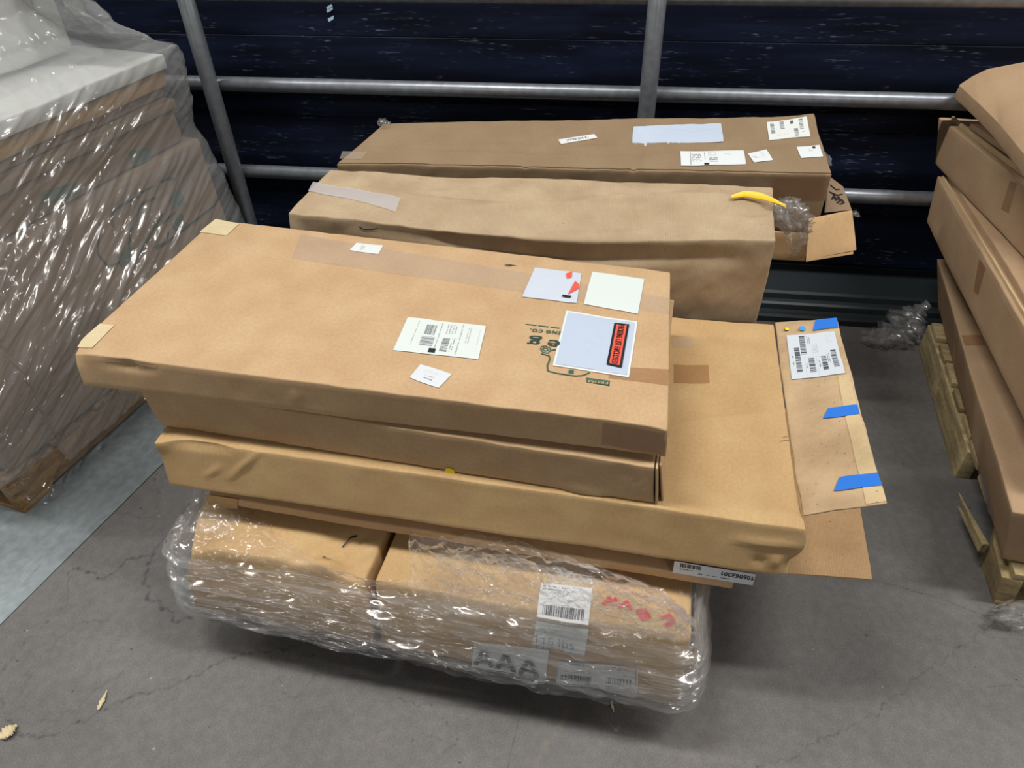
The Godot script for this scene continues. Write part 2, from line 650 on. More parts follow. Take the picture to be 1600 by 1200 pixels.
func build_floor() -> void:
	var W := 2048
	var Hh := 1408
	var x0 := -1.75
	var z0 := -2.55
	var mm := 3.3 / W
	var a := noise_img(W, Hh, .0035, 5, 77).get_data()
	var b := noise_img(W, Hh, .05, 3, 78).get_data()
	var g := noise_img(W, Hh, .35, 2, 79).get_data()
	var out := PackedByteArray()
	out.resize(W * Hh * 3)
	for k in W * Hh:
		var l := 1.0 + (a[k] / 255.0 - .5) * .20 + (b[k] / 255.0 - .5) * .14 + (g[k] / 255.0 - .5) * .26
		out[k * 3] = clampi(int(l * 98), 0, 255)
		out[k * 3 + 1] = clampi(int(l * 96), 0, 255)
		out[k * 3 + 2] = clampi(int(l * 95), 0, 255)
	var im := Image.create_from_data(W, Hh, false, Image.FORMAT_RGB8, out)
	# tide marks, cracks and scuffs, at the places where the floor shows them
	var rng := RandomNumberGenerator.new()
	rng.seed = 12
	var jit := FastNoiseLite.new()
	jit.frequency = .035
	jit.fractal_octaves = 3
	var marks := [
		# [pixels along the mark, width mm, colour, strength]
		[[470, 1010, 380, 1020, 330, 1040, 300, 1062, 255, 1075, 200, 1088, 150, 1115, 100, 1140, 60, 1155, 25, 1145, 5, 1120], 6.0, Color(.20, .215, .235), .55],
		[[5, 1120, -5, 1060, 20, 1020, 60, 985, 100, 950, 108, 905, 112, 880], 5.0, Color(.23, .24, .255), .4],
		[[190, 1050, 140, 1085, 95, 1120, 60, 1125, 38, 1095, 45, 1050, 90, 1000, 130, 970, 175, 965], 6.0, Color(.25, .26, .275), .3],
		[[112, 885, 135, 890, 165, 902, 182, 890, 200, 872, 235, 868, 250, 850], 8.0, Color(.2, .23, .25), .55],
		[[235, 868, 225, 905, 235, 935, 260, 955, 275, 968, 300, 965], 8.0, Color(.2, .22, .24), .55],
		[[400, 1010, 425, 1025, 432, 1050, 440, 1075, 455, 1095, 480, 1080, 490, 1055, 520, 1045], 4.0, Color(.25, .26, .27), .45],
		[[610, 1085, 660, 1100, 690, 1120, 712, 1140, 715, 1160], 4.0, Color(.22, .24, .25), .5],
		[[640, 1160, 670, 1150, 700, 1155, 715, 1165, 690, 1180], 4.0, Color(.25, .26, .27), .4],
		[[180, 730, 190, 770, 185, 800, 240, 810, 250, 770, 235, 745], 7.0, Color(.27, .28, .3), .3],
		[[792, 1200, 806, 1140, 820, 1082], 2.0, Color(.10, .10, .10), .8],
		[[1150, 1215, 1260, 1170, 1370, 1110, 1430, 1065, 1500, 1010, 1560, 972], 3.5, Color(.20, .20, .20), .6],
		[[1300, 890, 1400, 915, 1470, 935, 1520, 955, 1560, 972, 1620, 1005], 2.5, Color(.13, .13, .13), .7],
		[[1540, 1072, 1570, 1070, 1610, 1073], 3.0, Color(.18, .18, .18), .5],
		[[1155, 905, 1156, 980, 1156, 1060], 3.0, Color(.46, .46, .45), .3],
		[[1220, 970, 1228, 1010, 1235, 1050], 6.0, Color(.50, .47, .40), .35],
		[[835, 1195, 850, 1170, 868, 1140, 885, 1110], 14.0, Color(.50, .47, .41), .25],
		[[1070, 1140, 1110, 1165, 1150, 1190], 12.0, Color(.50, .47, .42), .2],
		[[958, 1125, 966, 1145, 970, 1130], 5.0, Color(.62, .60, .55), .4],
	]
	for mk in marks:
		var run: Array = mk[0]
		for k in range(0, run.size() - 2, 2):
			var p := at_h(run[k], run[k + 1], 0)
			var q := at_h(run[k + 2], run[k + 3], 0)
			var n := int(p.distance_to(q) / mm / 1.2) + 1
			for s in n:
				var c := p.lerp(q, s / float(n))
				var cx := (c.x - x0) / mm
				var cy := (c.z - z0) / mm
				var wob := 9.0 if mk[1] > 3.4 else 1.5
				cx += jit.get_noise_2d(cx, cy) * wob
				cy += jit.get_noise_2d(cx + 500, cy) * wob
				var rad: float = mk[1] / 1000.0 / mm * .5 * (1.0 + .7 * jit.get_noise_2d(cx * 2, cy * 2))
				for yy in range(int(cy - rad - 1), int(cy + rad + 2)):
					for xx in range(int(cx - rad - 1), int(cx + rad + 2)):
						if xx < 0 or yy < 0 or xx >= W or yy >= Hh:
							continue
						var dd := Vector2(xx - cx, yy - cy).length()
						var al := clampf((rad + .6 - dd), 0, 1) * float(mk[3]) * .3 * clampf(.75 + jit.get_noise_2d(xx * 3, yy * 3), .1, 1)
						if al > 0:
							im.set_pixel(xx, yy, im.get_pixel(xx, yy).lerp(mk[2], al))
	for k in 260:
		var c := Vector2i(rng.randi_range(4, W - 6), rng.randi_range(4, Hh - 6))
		im.fill_rect(Rect2i(c, Vector2i(rng.randi_range(1, 3), rng.randi_range(1, 3))), Color(.2, .2, .2) if rng.randf() < .7 else Color(.55, .54, .52))
	im.generate_mipmaps()
	var tex := ImageTexture.create_from_image(im)
	var grey := StandardMaterial3D.new()
	grey.albedo_texture = tex
	grey.roughness = .62
	var sealed := StandardMaterial3D.new()
	sealed.albedo_texture = sealed_slab(x0, z0)
	sealed.roughness = .5
	# two slabs with a saw-cut joint between them; a bed under both
	var bed := slab("floor", Vector3.ZERO, -9.2, 10.2, WALL - .2, 14.2, -.22, -.012, plain(Color(.06, .06, .06), .9))
	bed.set_meta("label", "grey worn concrete floor with tide marks")
	var j0 := at_h(0, 977, 0)
	var j1 := at_h(262, 717, 0)
	var jd := (j1 - j0).normalized()
	var side := Vector3(-jd.z, 0, jd.x)
	if side.x < 0:
		side = -side
	var cut := [j0 - jd * 25.0, j0 + jd * 12.0]
	var room := PackedVector2Array()
	for e in [[-9.0, WALL], [10.0, WALL], [10.0, 14.0], [-9.0, 14.0]]:
		var q := wallp(e[0], e[1], 0)
		room.append(Vector2(q.x, q.z))
	for s in [1.0, -1.0]:
		var half := PackedVector2Array()
		for e in [[0, .0015], [1, .0015], [1, 30.0], [0, 30.0]]:
			var q: Vector3 = cut[e[0]] + side * s * float(e[1])
			half.append(Vector2(q.x, q.z))
		for poly in Geometry2D.intersect_polygons(room, half):
			var st := start()
			var x := local(bed)
			var tri := Geometry2D.triangulate_polygon(poly)
			for t in range(0, tri.size(), 3):
				var idx := [tri[t], tri[t + 1], tri[t + 2]]
				var A: Vector2 = poly[idx[0]]
				var B: Vector2 = poly[idx[1]]
				var C: Vector2 = poly[idx[2]]
				if (B - A).cross(C - A) < 0:
					idx = [idx[0], idx[2], idx[1]]
				for i in idx:
					var q: Vector2 = poly[i]
					st.set_uv(Vector2((q.x - x0) / (mm * W), (q.y - z0) / (mm * Hh)))
					st.set_normal(Vector3.UP)
					st.add_vertex(x * Vector3(q.x, 0, q.y))
			for i in poly.size():
				var q: Vector2 = poly[i]
				var r: Vector2 = poly[(i + 1) % poly.size()]
				for e in [[q, 0], [r, 0], [r, -.012], [q, 0], [r, -.012], [q, -.012]]:
					st.set_uv(Vector2.ZERO)
					st.set_normal(Vector3(q.y - r.y, 0, r.x - q.x).normalized())
					st.add_vertex(x * Vector3(e[0].x, e[1], e[0].y))
			put(st, "concrete_slab", grey if s > 0 else sealed, bed)

# the slab beside the wrapped pallet is another pour: blue-grey sealed cement with trowel streaks
func sealed_slab(x0: float, z0: float) -> ImageTexture:
	var w := 1024
	var h := 704
	var mm := 3.3 / w
	var a := noise_img(w, h, .007, 5, 177).get_data()
	var b := noise_img(w, h, .1, 3, 178).get_data()
	var out := PackedByteArray()
	out.resize(w * h * 3)
	for k in w * h:
		var l := 1.0 + (a[k] / 255.0 - .5) * .26 + (b[k] / 255.0 - .5) * .20
		out[k * 3] = clampi(int(l * 124), 0, 255)
		out[k * 3 + 1] = clampi(int(l * 133), 0, 255)
		out[k * 3 + 2] = clampi(int(l * 136), 0, 255)
	var im := Image.create_from_data(w, h, false, Image.FORMAT_RGB8, out)
	var rng := RandomNumberGenerator.new()
	rng.seed = 33
	for k in 1100:
		var c := at_h(0, 975, 0).lerp(at_h(260, 715, 0), rng.randf_range(-1.2, 2.0)) + Vector3(-1, 0, .35).normalized() * rng.randf_range(.01, .6)
		var d := Vector3(.42, 0, -.9).rotated(Vector3.UP, rng.randf_range(-.25, .3))
		var al := rng.randf_range(.05, .17)
		var ink := Color(.30, .33, .35) if rng.randf() < .55 else Color(.70, .74, .74)
		for q in int(rng.randf_range(.01, .07) / mm):
			var e := c + d * q * mm
			var xx := int((e.x - x0) / mm)
			var yy := int((e.z - z0) / mm)
			if xx > 0 and yy > 0 and xx < w - 2 and yy < h - 2:
				im.set_pixel(xx, yy, im.get_pixel(xx, yy).lerp(ink, al))
	im.generate_mipmaps()
	return ImageTexture.create_from_image(im)

func pipe(parent: Node, called: String, a: Vector3, b: Vector3, r: float, mat: Material, seg := 20) -> MeshInstance3D:
	var st := start()
	var d := (b - a).normalized()
	var s := d.cross(Vector3.UP if absf(d.y) < .9 else Vector3.RIGHT).normalized()
	var t := d.cross(s)
	var pts := PackedVector3Array()
	for e in [[a, .85], [a + d * r * .12, 1.0], [b - d * r * .12, 1.0], [b, .85]]:
		for k in seg + 1:
			var an := TAU * k / seg
			pts.append(e[0] + (s * cos(an) + t * sin(an)) * r * float(e[1]))
	grid(st, pts, seg + 1, 4, local(parent), true, false)
	st.generate_normals()
	return put(st, called, mat, parent)

const RAILS := -2.33
func build_railing() -> void:
	var steel := plain(Color(.58, .60, .63), .38, .55)
	var n := noise_img(256, 256, .03, 3, 3)
	n.convert(Image.FORMAT_RGB8)
	var d := n.get_data()
	for k in d.size():
		d[k] = 200 + d[k] / 5
	steel.albedo_texture = ImageTexture.create_from_image(Image.create_from_data(256, 256, false, Image.FORMAT_RGB8, d))
	steel.uv1_triplanar = true
	steel.uv1_scale = Vector3.ONE * 3
	var o := thing("pipe_railing", "galvanised steel pipe railing with two posts in front of the dark wall", "railing", wallp(0, RAILS, 0), -9.53)
	for y in [at_wall(1000, 147, RAILS).y, at_wall(1380, 308, RAILS).y, at_wall(1000, -6, RAILS).y]:
		pipe(o, "rail", wallp(-4.0, RAILS, y), wallp(4.5, RAILS, y), .0235, steel)
	for px in [[291, 0, 387, 338], [1024, 0, 1012, 185]]:
		var a := at_wall(px[0], px[1], RAILS + .05)
		var b := at_wall(px[2], px[3], RAILS + .05)
		var x := (a + b) * .5
		pipe(o, "post", Vector3(x.x, .0, x.z), Vector3(x.x, 1.35, x.z), .0265, steel)
	# clamps where posts meet rails, on the wall side of the post
	# bluish light spot mirrored by the boards, painted as three pale strips
	var s := thing("painted_glint", "small light reflection painted as slanted pale strips on the dark boards", "sticker", at_wall(515, 16, WALL + .002), -9.53)
	var glint_paint := plain(Color(.72, .84, .95), .3)
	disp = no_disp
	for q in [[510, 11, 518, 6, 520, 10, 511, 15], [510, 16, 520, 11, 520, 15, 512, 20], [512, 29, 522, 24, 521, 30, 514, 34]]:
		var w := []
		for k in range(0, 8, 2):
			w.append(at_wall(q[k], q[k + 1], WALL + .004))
		patch(s, "glint_strip", w, glint_paint, .001, 2)

# ---------------------------------------------------------------- pallets
func board(parent: Node, called: String, c: Array, mat: Material, seed_: int) -> MeshInstance3D:
	return carton(parent, called, c, mat, .002, .12, .0008, seed_, [], .0005)

# o: near-left corner on the floor, ex along the deck boards, eb along the stringers
func pallet(o: Node3D, at: Vector3, ex: Vector3, eb: Vector3, wide: float, long: float, mats: Array, skip_stringer := -1, n_boards := 7, h := .118) -> void:
	var rng := RandomNumberGenerator.new()
	rng.seed = int(absf(at.x) * 1000)
	for k in 3:
		if k == skip_stringer:
			continue
		var x := (wide - .038) * k / 2.0
		board(o, "stringer", box8(at, ex, eb, x, x + .038, 0, long, .016, h - .018), mats[k % mats.size()], k)
	for k in n_boards:
		var w := .088 if k % 3 else .1
		var b := (long - .1) * k / (n_boards - 1.0)
		board(o, "deck_board", box8(at, ex, eb, rng.randf_range(-.004, .004), wide + rng.randf_range(-.004, .004), b, b + w, h - .018, h), mats[k % mats.size()], 20 + k)
	for k in 3:
		var b := (long - .1) * k / 2.0
		board(o, "bottom_board", box8(at, ex, eb, 0, wide, b, b + .1, 0.0, .016), mats[k % mats.size()], 40 + k)

# ---------------------------------------------------------------- stretch film
# path: plan points in turn (rounded corners), foot(s) and head(s) heights, inset(s, h) outward offset, wrinkle(s, h)
func rounded_path(pts: Array, r: float, step: float) -> Array:
	var out := []
	for k in pts.size() - 1:
		var a: Vector3 = pts[k]
		var b: Vector3 = pts[k + 1]
		var d := (b - a).normalized()
		var s0 := r if k > 0 else 0.0
		var s1 := (b - a).length() - (r if k < pts.size() - 2 else 0.0)
		var n := int((s1 - s0) / step)
		for i in n:
			out.append(a + d * (s0 + (s1 - s0) * i / n))
		if k < pts.size() - 2:
			var d2: Vector3 = (pts[k + 2] - b).normalized()
			var p0 := b - d * r
			var p1 := b + d2 * r
			var m := maxi(6, int(r * 1.6 / step))
			for i in m:
				var t := i / float(m)
				out.append(p0.lerp(b, t).lerp(b.lerp(p1, t), t))
		else:
			out.append(b)
	return out

func film_wall(parent: Node, called: String, path: Array, rows: int, shape: Callable, mat: Material, outward: float) -> MeshInstance3D:
	# shape(s, t, p, n) gives a point for arc length s and part t of the height
	var st := start()
	var nx := path.size()
	var normals := []
	var arc := PackedFloat32Array()
	var s := 0.0
	for i in nx:
		var a: Vector3 = path[maxi(0, i - 1)]
		var b: Vector3 = path[mini(nx - 1, i + 1)]
		var d := (b - a).normalized()
		normals.append(Vector3(-d.z, 0, d.x) * outward)
		if i > 0:
			s += (path[i] - path[i - 1]).length()
		arc.append(s)
	var pts := PackedVector3Array()
	for j in rows:
		for i in nx:
			pts.append(shape.call(arc[i], j / float(rows - 1), path[i], normals[i]))
	grid(st, pts, nx, rows, local(parent), true, outward > 0)
	st.generate_normals()
	return put(st, called, mat, parent)

func ridge(n: FastNoiseLite, x: float, y: float) -> float:
	return 1.0 - absf(n.get_noise_2d(x, y)) * 2.0

func noisy(freq: float, oct: int, seed_: int) -> FastNoiseLite:
	var n := FastNoiseLite.new()
	n.seed = seed_
	n.frequency = freq
	n.fractal_octaves = oct
	return n

func curve(pairs: Array, x: float) -> float:
	for k in pairs.size() - 1:
		if x <= pairs[k + 1][0]:
			var t := clampf((x - pairs[k][0]) / (pairs[k + 1][0] - pairs[k][0]), 0, 1)
			t = t * t * (3 - 2 * t)
			return lerpf(pairs[k][1], pairs[k + 1][1], t)
	return pairs[-1][1]

# ---------------------------------------------------------------- the wrapped stack on the left
var left_at: Vector3
var left_d: Vector3
var left_o: Vector3
func leftp(s: float, out: float, h: float) -> Vector3:       # s along the visible side from its near corner, out of the side, height
	return left_at + left_d * s + left_o * out + Vector3.UP * h

func left_box(parent: Node, called: String, s0: float, s1: float, o0: float, o1: float, h0: float, h1: float, mat: Material, seed_: int, dents := [], amp := .004, r := .012) -> Array:
	var q := [leftp(s0, o0, 0), leftp(s0, o1, 0), leftp(s1, o1, 0), leftp(s1, o0, 0)]
	var c := prism(q, h0, h1)
	carton(parent, called, c, mat, r, .022, amp, seed_, dents, .0012)
	return c

func build_left_stack() -> void:
	left_at = at_h(40, 802, 0)
	var a := deg_to_rad(-69.0)
	left_d = Vector3(cos(a), 0, sin(a))
	left_o = Vector3(-left_d.z, 0, left_d.x)
	var yaw := 21.0
	var yw := rad_to_deg(atan2(-left_o.z, left_o.x))
	var wood := [wood_material(Color(.70, .56, .38), 61), wood_material(Color(.62, .50, .35), 62)]
	var o := thing("wooden_pallet", "brown wooden pallet under the tall film-wrapped stack", "pallet", leftp(.5, -.5, 0), yw)
	pallet(o, leftp(0, -1.0, 0), left_o, left_d, 1.0, 1.06, wood)
	# the large printed carton
	o = thing("printed_carton", "large kraft carton with green printing behind stretch film", "carton", leftp(.5, -.5, .118), yw)
	var bulge := [{"a": leftp(.75, 0, .33), "v": left_o * .045, "r": .26}, {"a": leftp(.25, 0, .4), "v": left_o * .02, "r": .2}, {"a": leftp(.93, .0, .52), "v": -left_o * .03, "r": .1}]
	var c := left_box(o, "body", .03, 1.05, -.96, -.01, .1225, .655, M.kraft_grey, 71, bulge)
	var face := right_of(c)
	var t := []
	line_print(o, "printed_line", [[214, 300, 262, 278, 275, 280]], face, .006, M.green_dark, .003)
	line_print(o, "printed_border", [[150, 348, 145, 395, 160, 415, 250, 372, 330, 322, 342, 300]], face, .006, M.green_dark, .003)
	line_print(o, "printed_script", [[235, 308, 212, 318, 202, 335, 193, 360, 190, 385, 177, 412, 200, 400, 222, 365, 245, 332], [168, 350, 170, 330, 185, 318, 210, 306], [245, 345, 268, 330, 290, 308, 285, 305], [230, 385, 246, 375, 250, 360]], face, .008, M.green_dark, .003)
	for q in [[172, 397, 196, 384, 200, 400, 178, 414], [262, 308, 286, 296, 292, 318, 268, 330], [258, 345, 280, 332, 284, 348, 262, 358]]:
		patch(o, "printed_block", face_px(q, face), M.green_faded, .0035, 6)
	# flattened cartons and the crate of boards above it
	var lv := .66
	for k in 5:
		var th: float = [.10, .035, .03, .05, .045][k]
		var inn: float = [.035, .02, .05, .03, .012][k]
		o = thing("flat_carton", ["thick kraft carton lying on the large printed carton behind film", "flattened kraft carton, lowest of the thin layers behind film", "flattened kraft carton set back between thin layers behind film", "flattened kraft carton under the topmost flat layer behind film", "pale grey flat pack, topmost of the flat layers behind film"][k], "carton", leftp(.5, -.5, lv), yw, "flat cartons in the wrapped stack")
		var fc := left_box(o, "body", .02 + inn * .5, 1.02 - inn * .3, -.95, -inn, lv, lv + th - .004, [M.kraft_grey, M.kraft_grey, M.kraft_grey, M.kraft_tan, M.foam][k], 80 + k, [], .003, .006)
		if k == 0:
			var side := right_of(fc)
			for q in [[200, 236, 234, 230, 235, 252, 206, 260], [62, 300, 116, 284, 120, 302, 66, 320]]:
				patch(o, "printed_block", face_px(q, side), M.green_faded, .0035, 6)
		lv += th
	o = thing("foam_block", "tall pale foam block wrapped on top of the left stack", "foam block", leftp(.5, -.6, lv), yw)
	left_box(o, "body", -.05, .95, -.96, -.27, lv + .006, 1.45, M.foam, 91, [], .006, .02)
	# film round it all
	o = thing("stretch_film", "clear crinkled stretch film wrapped round the tall left stack", "stretch film", leftp(.5, 0, 0), yw)
	var path := rounded_path([leftp(0, -.75, 0), leftp(0, 0, 0), leftp(1.07, 0, 0), leftp(1.07, -.5, 0)], .045, .0065)
	var n1 := noisy(1.0, 2, 5)
	var n2 := noisy(1.0, 3, 6)
	var n3 := noisy(1.0, 2, 8)
	var prof := [[0.0, .012], [.10, .012], [.22, .03], [.34, .05], [.5, .032], [.62, .012], [.70, -.012], [.78, .004], [.90, .016], [.925, .01], [.955, -.06], [1.0, -.17], [1.07, -.235], [1.2, -.255], [1.5, -.26]]
	var shape := func(s: float, tt: float, p: Vector3, n: Vector3) -> Vector3:
		var foot := 0.0
		if s < .70:
			foot = .10 - .02 * n1.get_noise_2d(s * 9, 3)
		elif s < .78:
			foot = lerpf(.10, .004, (s - .70) / .08)
		else:
			foot = .006 + .012 * absf(n1.get_noise_2d(s * 14, 7)) + maxf(0, s - 1.1) * .06
		var h := lerpf(foot, 1.42, tt)
		var off := curve(prof, h)
		var slant := s + h * .35
		var w := 0.0
		if h < .95:
			var amp := .013 * (0.4 + .9 * clampf(n3.get_noise_2d(s * 2.2, h * 2.6) * 1.8 + .45, 0, 1))
			amp *= lerpf(1.1, .3, clampf((s - 1.2) / .45, 0, 1))
			w = n1.get_noise_2d((s + h * .5) * 4.0, (h - s * .5) * 42.0) * amp + n2.get_noise_2d((s + h * .5) * 12.0, (h - s * .45) * 50.0) * amp * .5
		else:
			w = n1.get_noise_2d(slant * 55.0, h * 4.0) * .010 + n2.get_noise_2d(slant * 26.0, h * 3.0) * .012
		if h < .2:
			w += n2.get_noise_2d(s * 40.0, h * 12.0) * .006 * (1.0 - h / .2)
		var tail := 0.0
		if h < .16:
			tail = .035 * exp(-pow((s - .80) / .05, 2)) * (1.0 - h / .16)
		return p + n * (off + w + tail + n3.get_noise_2d(s * 3.0, h * 3.0) * .006) + Vector3.UP * h
	var second := func(s: float, tt: float, p: Vector3, n: Vector3) -> Vector3:
		var h := lerpf(.12 if s < .74 else .05, 1.40, tt)
		var w := n2.get_noise_2d((s + h * .5) * 3.0 + 5.0, (h - s * .55) * 34.0 + 9.0) * .012 * lerpf(1.1, .3, clampf((s - 1.2) / .45, 0, 1))
		if h > .95:
			w = n2.get_noise_2d((s + h * .5) * 40.0 + 5.0, h * 5.0) * .012
		return p + n * (curve(prof, h) + .006 + w) + Vector3.UP * h
	film_wall(o, "second_wrap", rounded_path([leftp(0, -.6, 0), leftp(0, 0, 0), leftp(1.07, 0, 0), leftp(1.07, -.4, 0)], .045, .009), 260, second, M.film_haze, 1.0)
	film_wall(o, "outer_wrap", path, 340, shape, M.film_tight, 1.0)

# ---------------------------------------------------------------- the wrapped load at the foot of the pile
func build_middle_load() -> void:
	var yw := -13.6
	var wood := [wood_material(Color(.70, .56, .38), 65)]
	var o := thing("wooden_pallet", "dark wooden pallet hidden in the shadow under the middle pile", "pallet", pile(-.4, 1.4, 0), yw)
	pallet(o, pile(-.86, .90, 0), pile_x, pile_b, 1.0, 1.2, wood, -1, 8, .11)
	# two cartons side by side
	o = thing("wrapped_carton", "kraft carton with a crushed corner, beside the seam under the film", "carton", pile(-.69, 1.1, .11), yw)
	var c := box8(Vector3.ZERO, pile_x, pile_b, -.905, -.485, .725, 1.38, .1135, .318)
	lean(c)
	var corner := pile(-.50, .74, .322)
	var dents := [{"a": corner, "v": Vector3(0, -.03, 0) - pile_x * .012, "r": .07}, {"a": pile(-.57, .75, .32), "v": Vector3(0, .018, 0), "r": .03}, {"a": pile(-.60, .74, .3), "b": pile(-.52, .84, .32), "v": Vector3(0, -.012, 0), "r": .012}, {"a": pile(-.66, .73, .32), "b": pile(-.56, .82, .32), "v": Vector3(0, -.01, 0), "r": .014}, {"a": pile(-.56, .73, .3), "b": pile(-.5, .80, .32), "v": Vector3(0, .012, 0), "r": .008}, {"a": pile(-.62, .76, .32), "b": pile(-.50, .78, .32), "v": Vector3(0, -.014, 0), "r": .01}, {"a": pile(-.55, .73, .31), "b": pile(-.545, .83, .32), "v": Vector3(0, .012, 0), "r": .007}, {"a": pile(-.905, .725, .32), "v": Vector3(0, -.03, 0) + pile_x * .02, "r": .06}]
	carton(o, "body", c, M.kraft_tan, .01, .012, .004, 101, dents, .0016)
	line_print(o, "pen_mark", [[505, 868, 512, 872, 520, 870]], top_of(c), .003, M.ink, .004)
	line_print(o, "pen_mark", [[535, 850, 548, 838, 556, 836]], top_of(c), .003, M.ink, .004)
	o = thing("wrapped_carton", "kraft carton with white labels and red print under the film", "carton", pile(-.15, 1.1, .11), yw)
	c = box8(Vector3.ZERO, pile_x, pile_b, -.47, .142, .722, 1.38, .1135, .308)
	lean(c)
	carton(o, "body", c, M.kraft_tan, .008, .014, .003, 103, [{"a": pile(.142, .722, .11), "v": -pile_x * .03 + Vector3.UP * .01, "r": .05}], .001)
	var top := top_of(c)
	var front := front_of(c)
	var lb := label_mat(192, 128, [["lines", .05, .08, .5, .16, Color(.4, .4, .42), 2], ["bars", .1, .62, .8, .3]], Color(.82, .83, .84), 5)
	patch(o, "weight_label", face_px([846, 911, 926, 922, 921, 978, 839, 965], top), lb, .003, 6)
	var fl := face_px([839, 968, 921, 981, 914, 1022, 832, 1004], front)
	var wl := patch(o, "weight_label", fl, M.paper, .003, 6)
	lettering(wl, "116 lbs", on_face(866, 999, front) + (pile_b * -.0065), pile_x, (c[4] - c[0]).normalized(), .020, M.ink, .95, false)
	var al := patch(o, "letter_label", face_px([742, 1000, 858, 1014, 854, 1058, 738, 1040], front), M.paper, .003, 6)
	for k in 3:
		lettering(al, "A", on_face([757, 791, 827][k], [1026, 1032, 1040][k], front) - pile_b * .0065, pile_x, (c[4] - c[0]).normalized(), .044, M.ink, 1.15)
	lb = label_mat(256, 96, [["frame", .01, .02, .97, .95, Color(.4, .4, .42)], ["lines", .05, .1, .3, .16, Color(.35, .35, .38), 2], ["lines", .6, .1, .34, .16, Color(.4, .4, .42), 2], ["lines", .2, .36, .3, .14, Color(.2, .2, .22), 1], ["bars", .05, .58, .38, .22], ["bars", .62, .52, .32, .26], ["lines", .45, .86, .5, .1, Color(.2, .2, .22), 1]], Color(.82, .83, .84), 8)
	patch(o, "shipping_label", face_px([870, 1031, 998, 1041, 996, 1082, 871, 1068], front), lb, .003, 6)
	line_print(o, "red_print", [[945, 946, 952, 938, 958, 946, 964, 938], [968, 950, 980, 944, 986, 954], [996, 958, 1008, 956, 1014, 966, 1004, 970, 998, 960], [1034, 968, 1046, 964, 1052, 974, 1040, 980]], top, .008, M.red_ink, .004)
	# loose cardboard layers showing at the carton's end
	for k in 9:
		var h := .130 + k * .0082
		var e := pile(.0, .7, h)
		carton(o, "board_edge", box8(Vector3.ZERO, pile_x, pile_b, .03, .1445, .698 + k * .0014, .75, h, h + .0055), M.fibre, .002, .04, .0006, 110 + k)
	# ---- film
	o = thing("stretch_film", "clear torn stretch film wrapped round the low load under the pile", "stretch film", pile(-.4, .72, .11), yw)
	var path := rounded_path([pile(-.93, 1.3, 0), pile(-.93, .705, 0), pile(.160, .705, 0), pile(.160, 1.3, 0)], .05, .005)
	var slope := func(h: float) -> float: return lerpf(.019, -.012, clampf((h - .12) / .2, 0, 1))
	var n1 := noisy(1.0, 2, 15)
	var n2 := noisy(1.0, 3, 16)
	var n3 := noisy(1.0, 2, 18)
	var shape := func(s: float, t: float, p: Vector3, n: Vector3) -> Vector3:
		var u := s - .58          # along the front from its left corner
		var top_in := 0.0         # how far the film folds in over the top
		top_in = curve([[-.6, .03], [-.1, .10], [.02, .17], [.15, .13], [.28, .05], [.36, .02], [.45, .014], [.55, .03], [.75, .05], [1.05, .04], [1.7, .02]], u) * (1.0 + .35 * n1.get_noise_2d(s * 12.0, 1.0))
		var hgt := curve([[-.6, .322], [.0, .328], [.3, .320], [.42, .311], [.6, .310], [1.1, .314], [1.7, .314]], u)
		var foot := .118
		var off := 0.0
		var h := 0.0
		if t < .1:
			off = lerpf(-.03, .0, t / .1)
			h = foot + n1.get_noise_2d(s * 8, 0) * .004
		elif t < .75:
			var v := (t - .1) / .65
			h = lerpf(foot, hgt, v)
			off = sin(v * PI) * .006 + .002
			off += -.012 * clampf(1.0 - v * 5.0, 0, 1)
		else:
			var v := (t - .75) / .25
			h = hgt + sin(v * PI) * .004
			off = -top_in * v
		var k := clampf((t - .02) * 20.0, 0, 1)
		var tilt := h + u * .05
		var w := n1.get_noise_2d(s * 3.0, tilt * 42.0) * .017 + n2.get_noise_2d(s * 8.0, tilt * 66.0) * .013
		w += maxf(0, n3.get_noise_2d(s * 7.0, h * 18.0)) * .012
		if t > .75:
			w = n2.get_noise_2d(s * 24.0, t * 14.0) * .014
			return p + n * (off - .012) + Vector3.UP * (h + absf(w) + .001)
		return p + n * (float(slope.call(h)) + maxf(off + w * k + .003, -.004 - .03 * (1.0 - k))) + Vector3.UP * h
	film_wall(o, "side_wrap", path, 240, shape, M.film, 1.0)
	var shape2 := func(s: float, t: float, p: Vector3, n: Vector3) -> Vector3:
		var h := lerpf(.132, .295 - .02 * n1.get_noise_2d(s * 5.0, 9.0), t)
		var w := n2.get_noise_2d(s * 6.0, (h - s * .08) * 45.0 + 30.0) * .011 + n1.get_noise_2d(s * 2.5 + 8.0, h * 55.0) * .009
		return p + n * (float(slope.call(h)) + maxf(.010 + w, -.002)) + Vector3.UP * h
	film_wall(o, "second_wrap", rounded_path([pile(-.93, .9, 0), pile(-.93, .705, 0), pile(.160, .705, 0), pile(.160, .9, 0)], .05, .007), 130, shape2, M.film, 1.0)
	var shape3 := func(s: float, t: float, p: Vector3, n: Vector3) -> Vector3:
		var h := lerpf(.124, .310, t)
		var w := n3.get_noise_2d(s * 2.2 + 3.0, (h + s * .04) * 50.0) * .016 + n2.get_noise_2d(s * 11.0, (h + s * .04) * 90.0 + 11.0) * .006
		return p + n * (float(slope.call(h)) + maxf(.006 + w, -.004)) + Vector3.UP * h
	film_wall(o, "third_wrap", rounded_path([pile(-.93, .9, 0), pile(-.93, .705, 0), pile(.160, .705, 0), pile(.160, .9, 0)], .05, .008), 140, shape3, M.film_thin_haze, 1.0)
	# the loose piece pulled up from the front edge to the underside of the pile
	var nx := 260
	var ny := 170
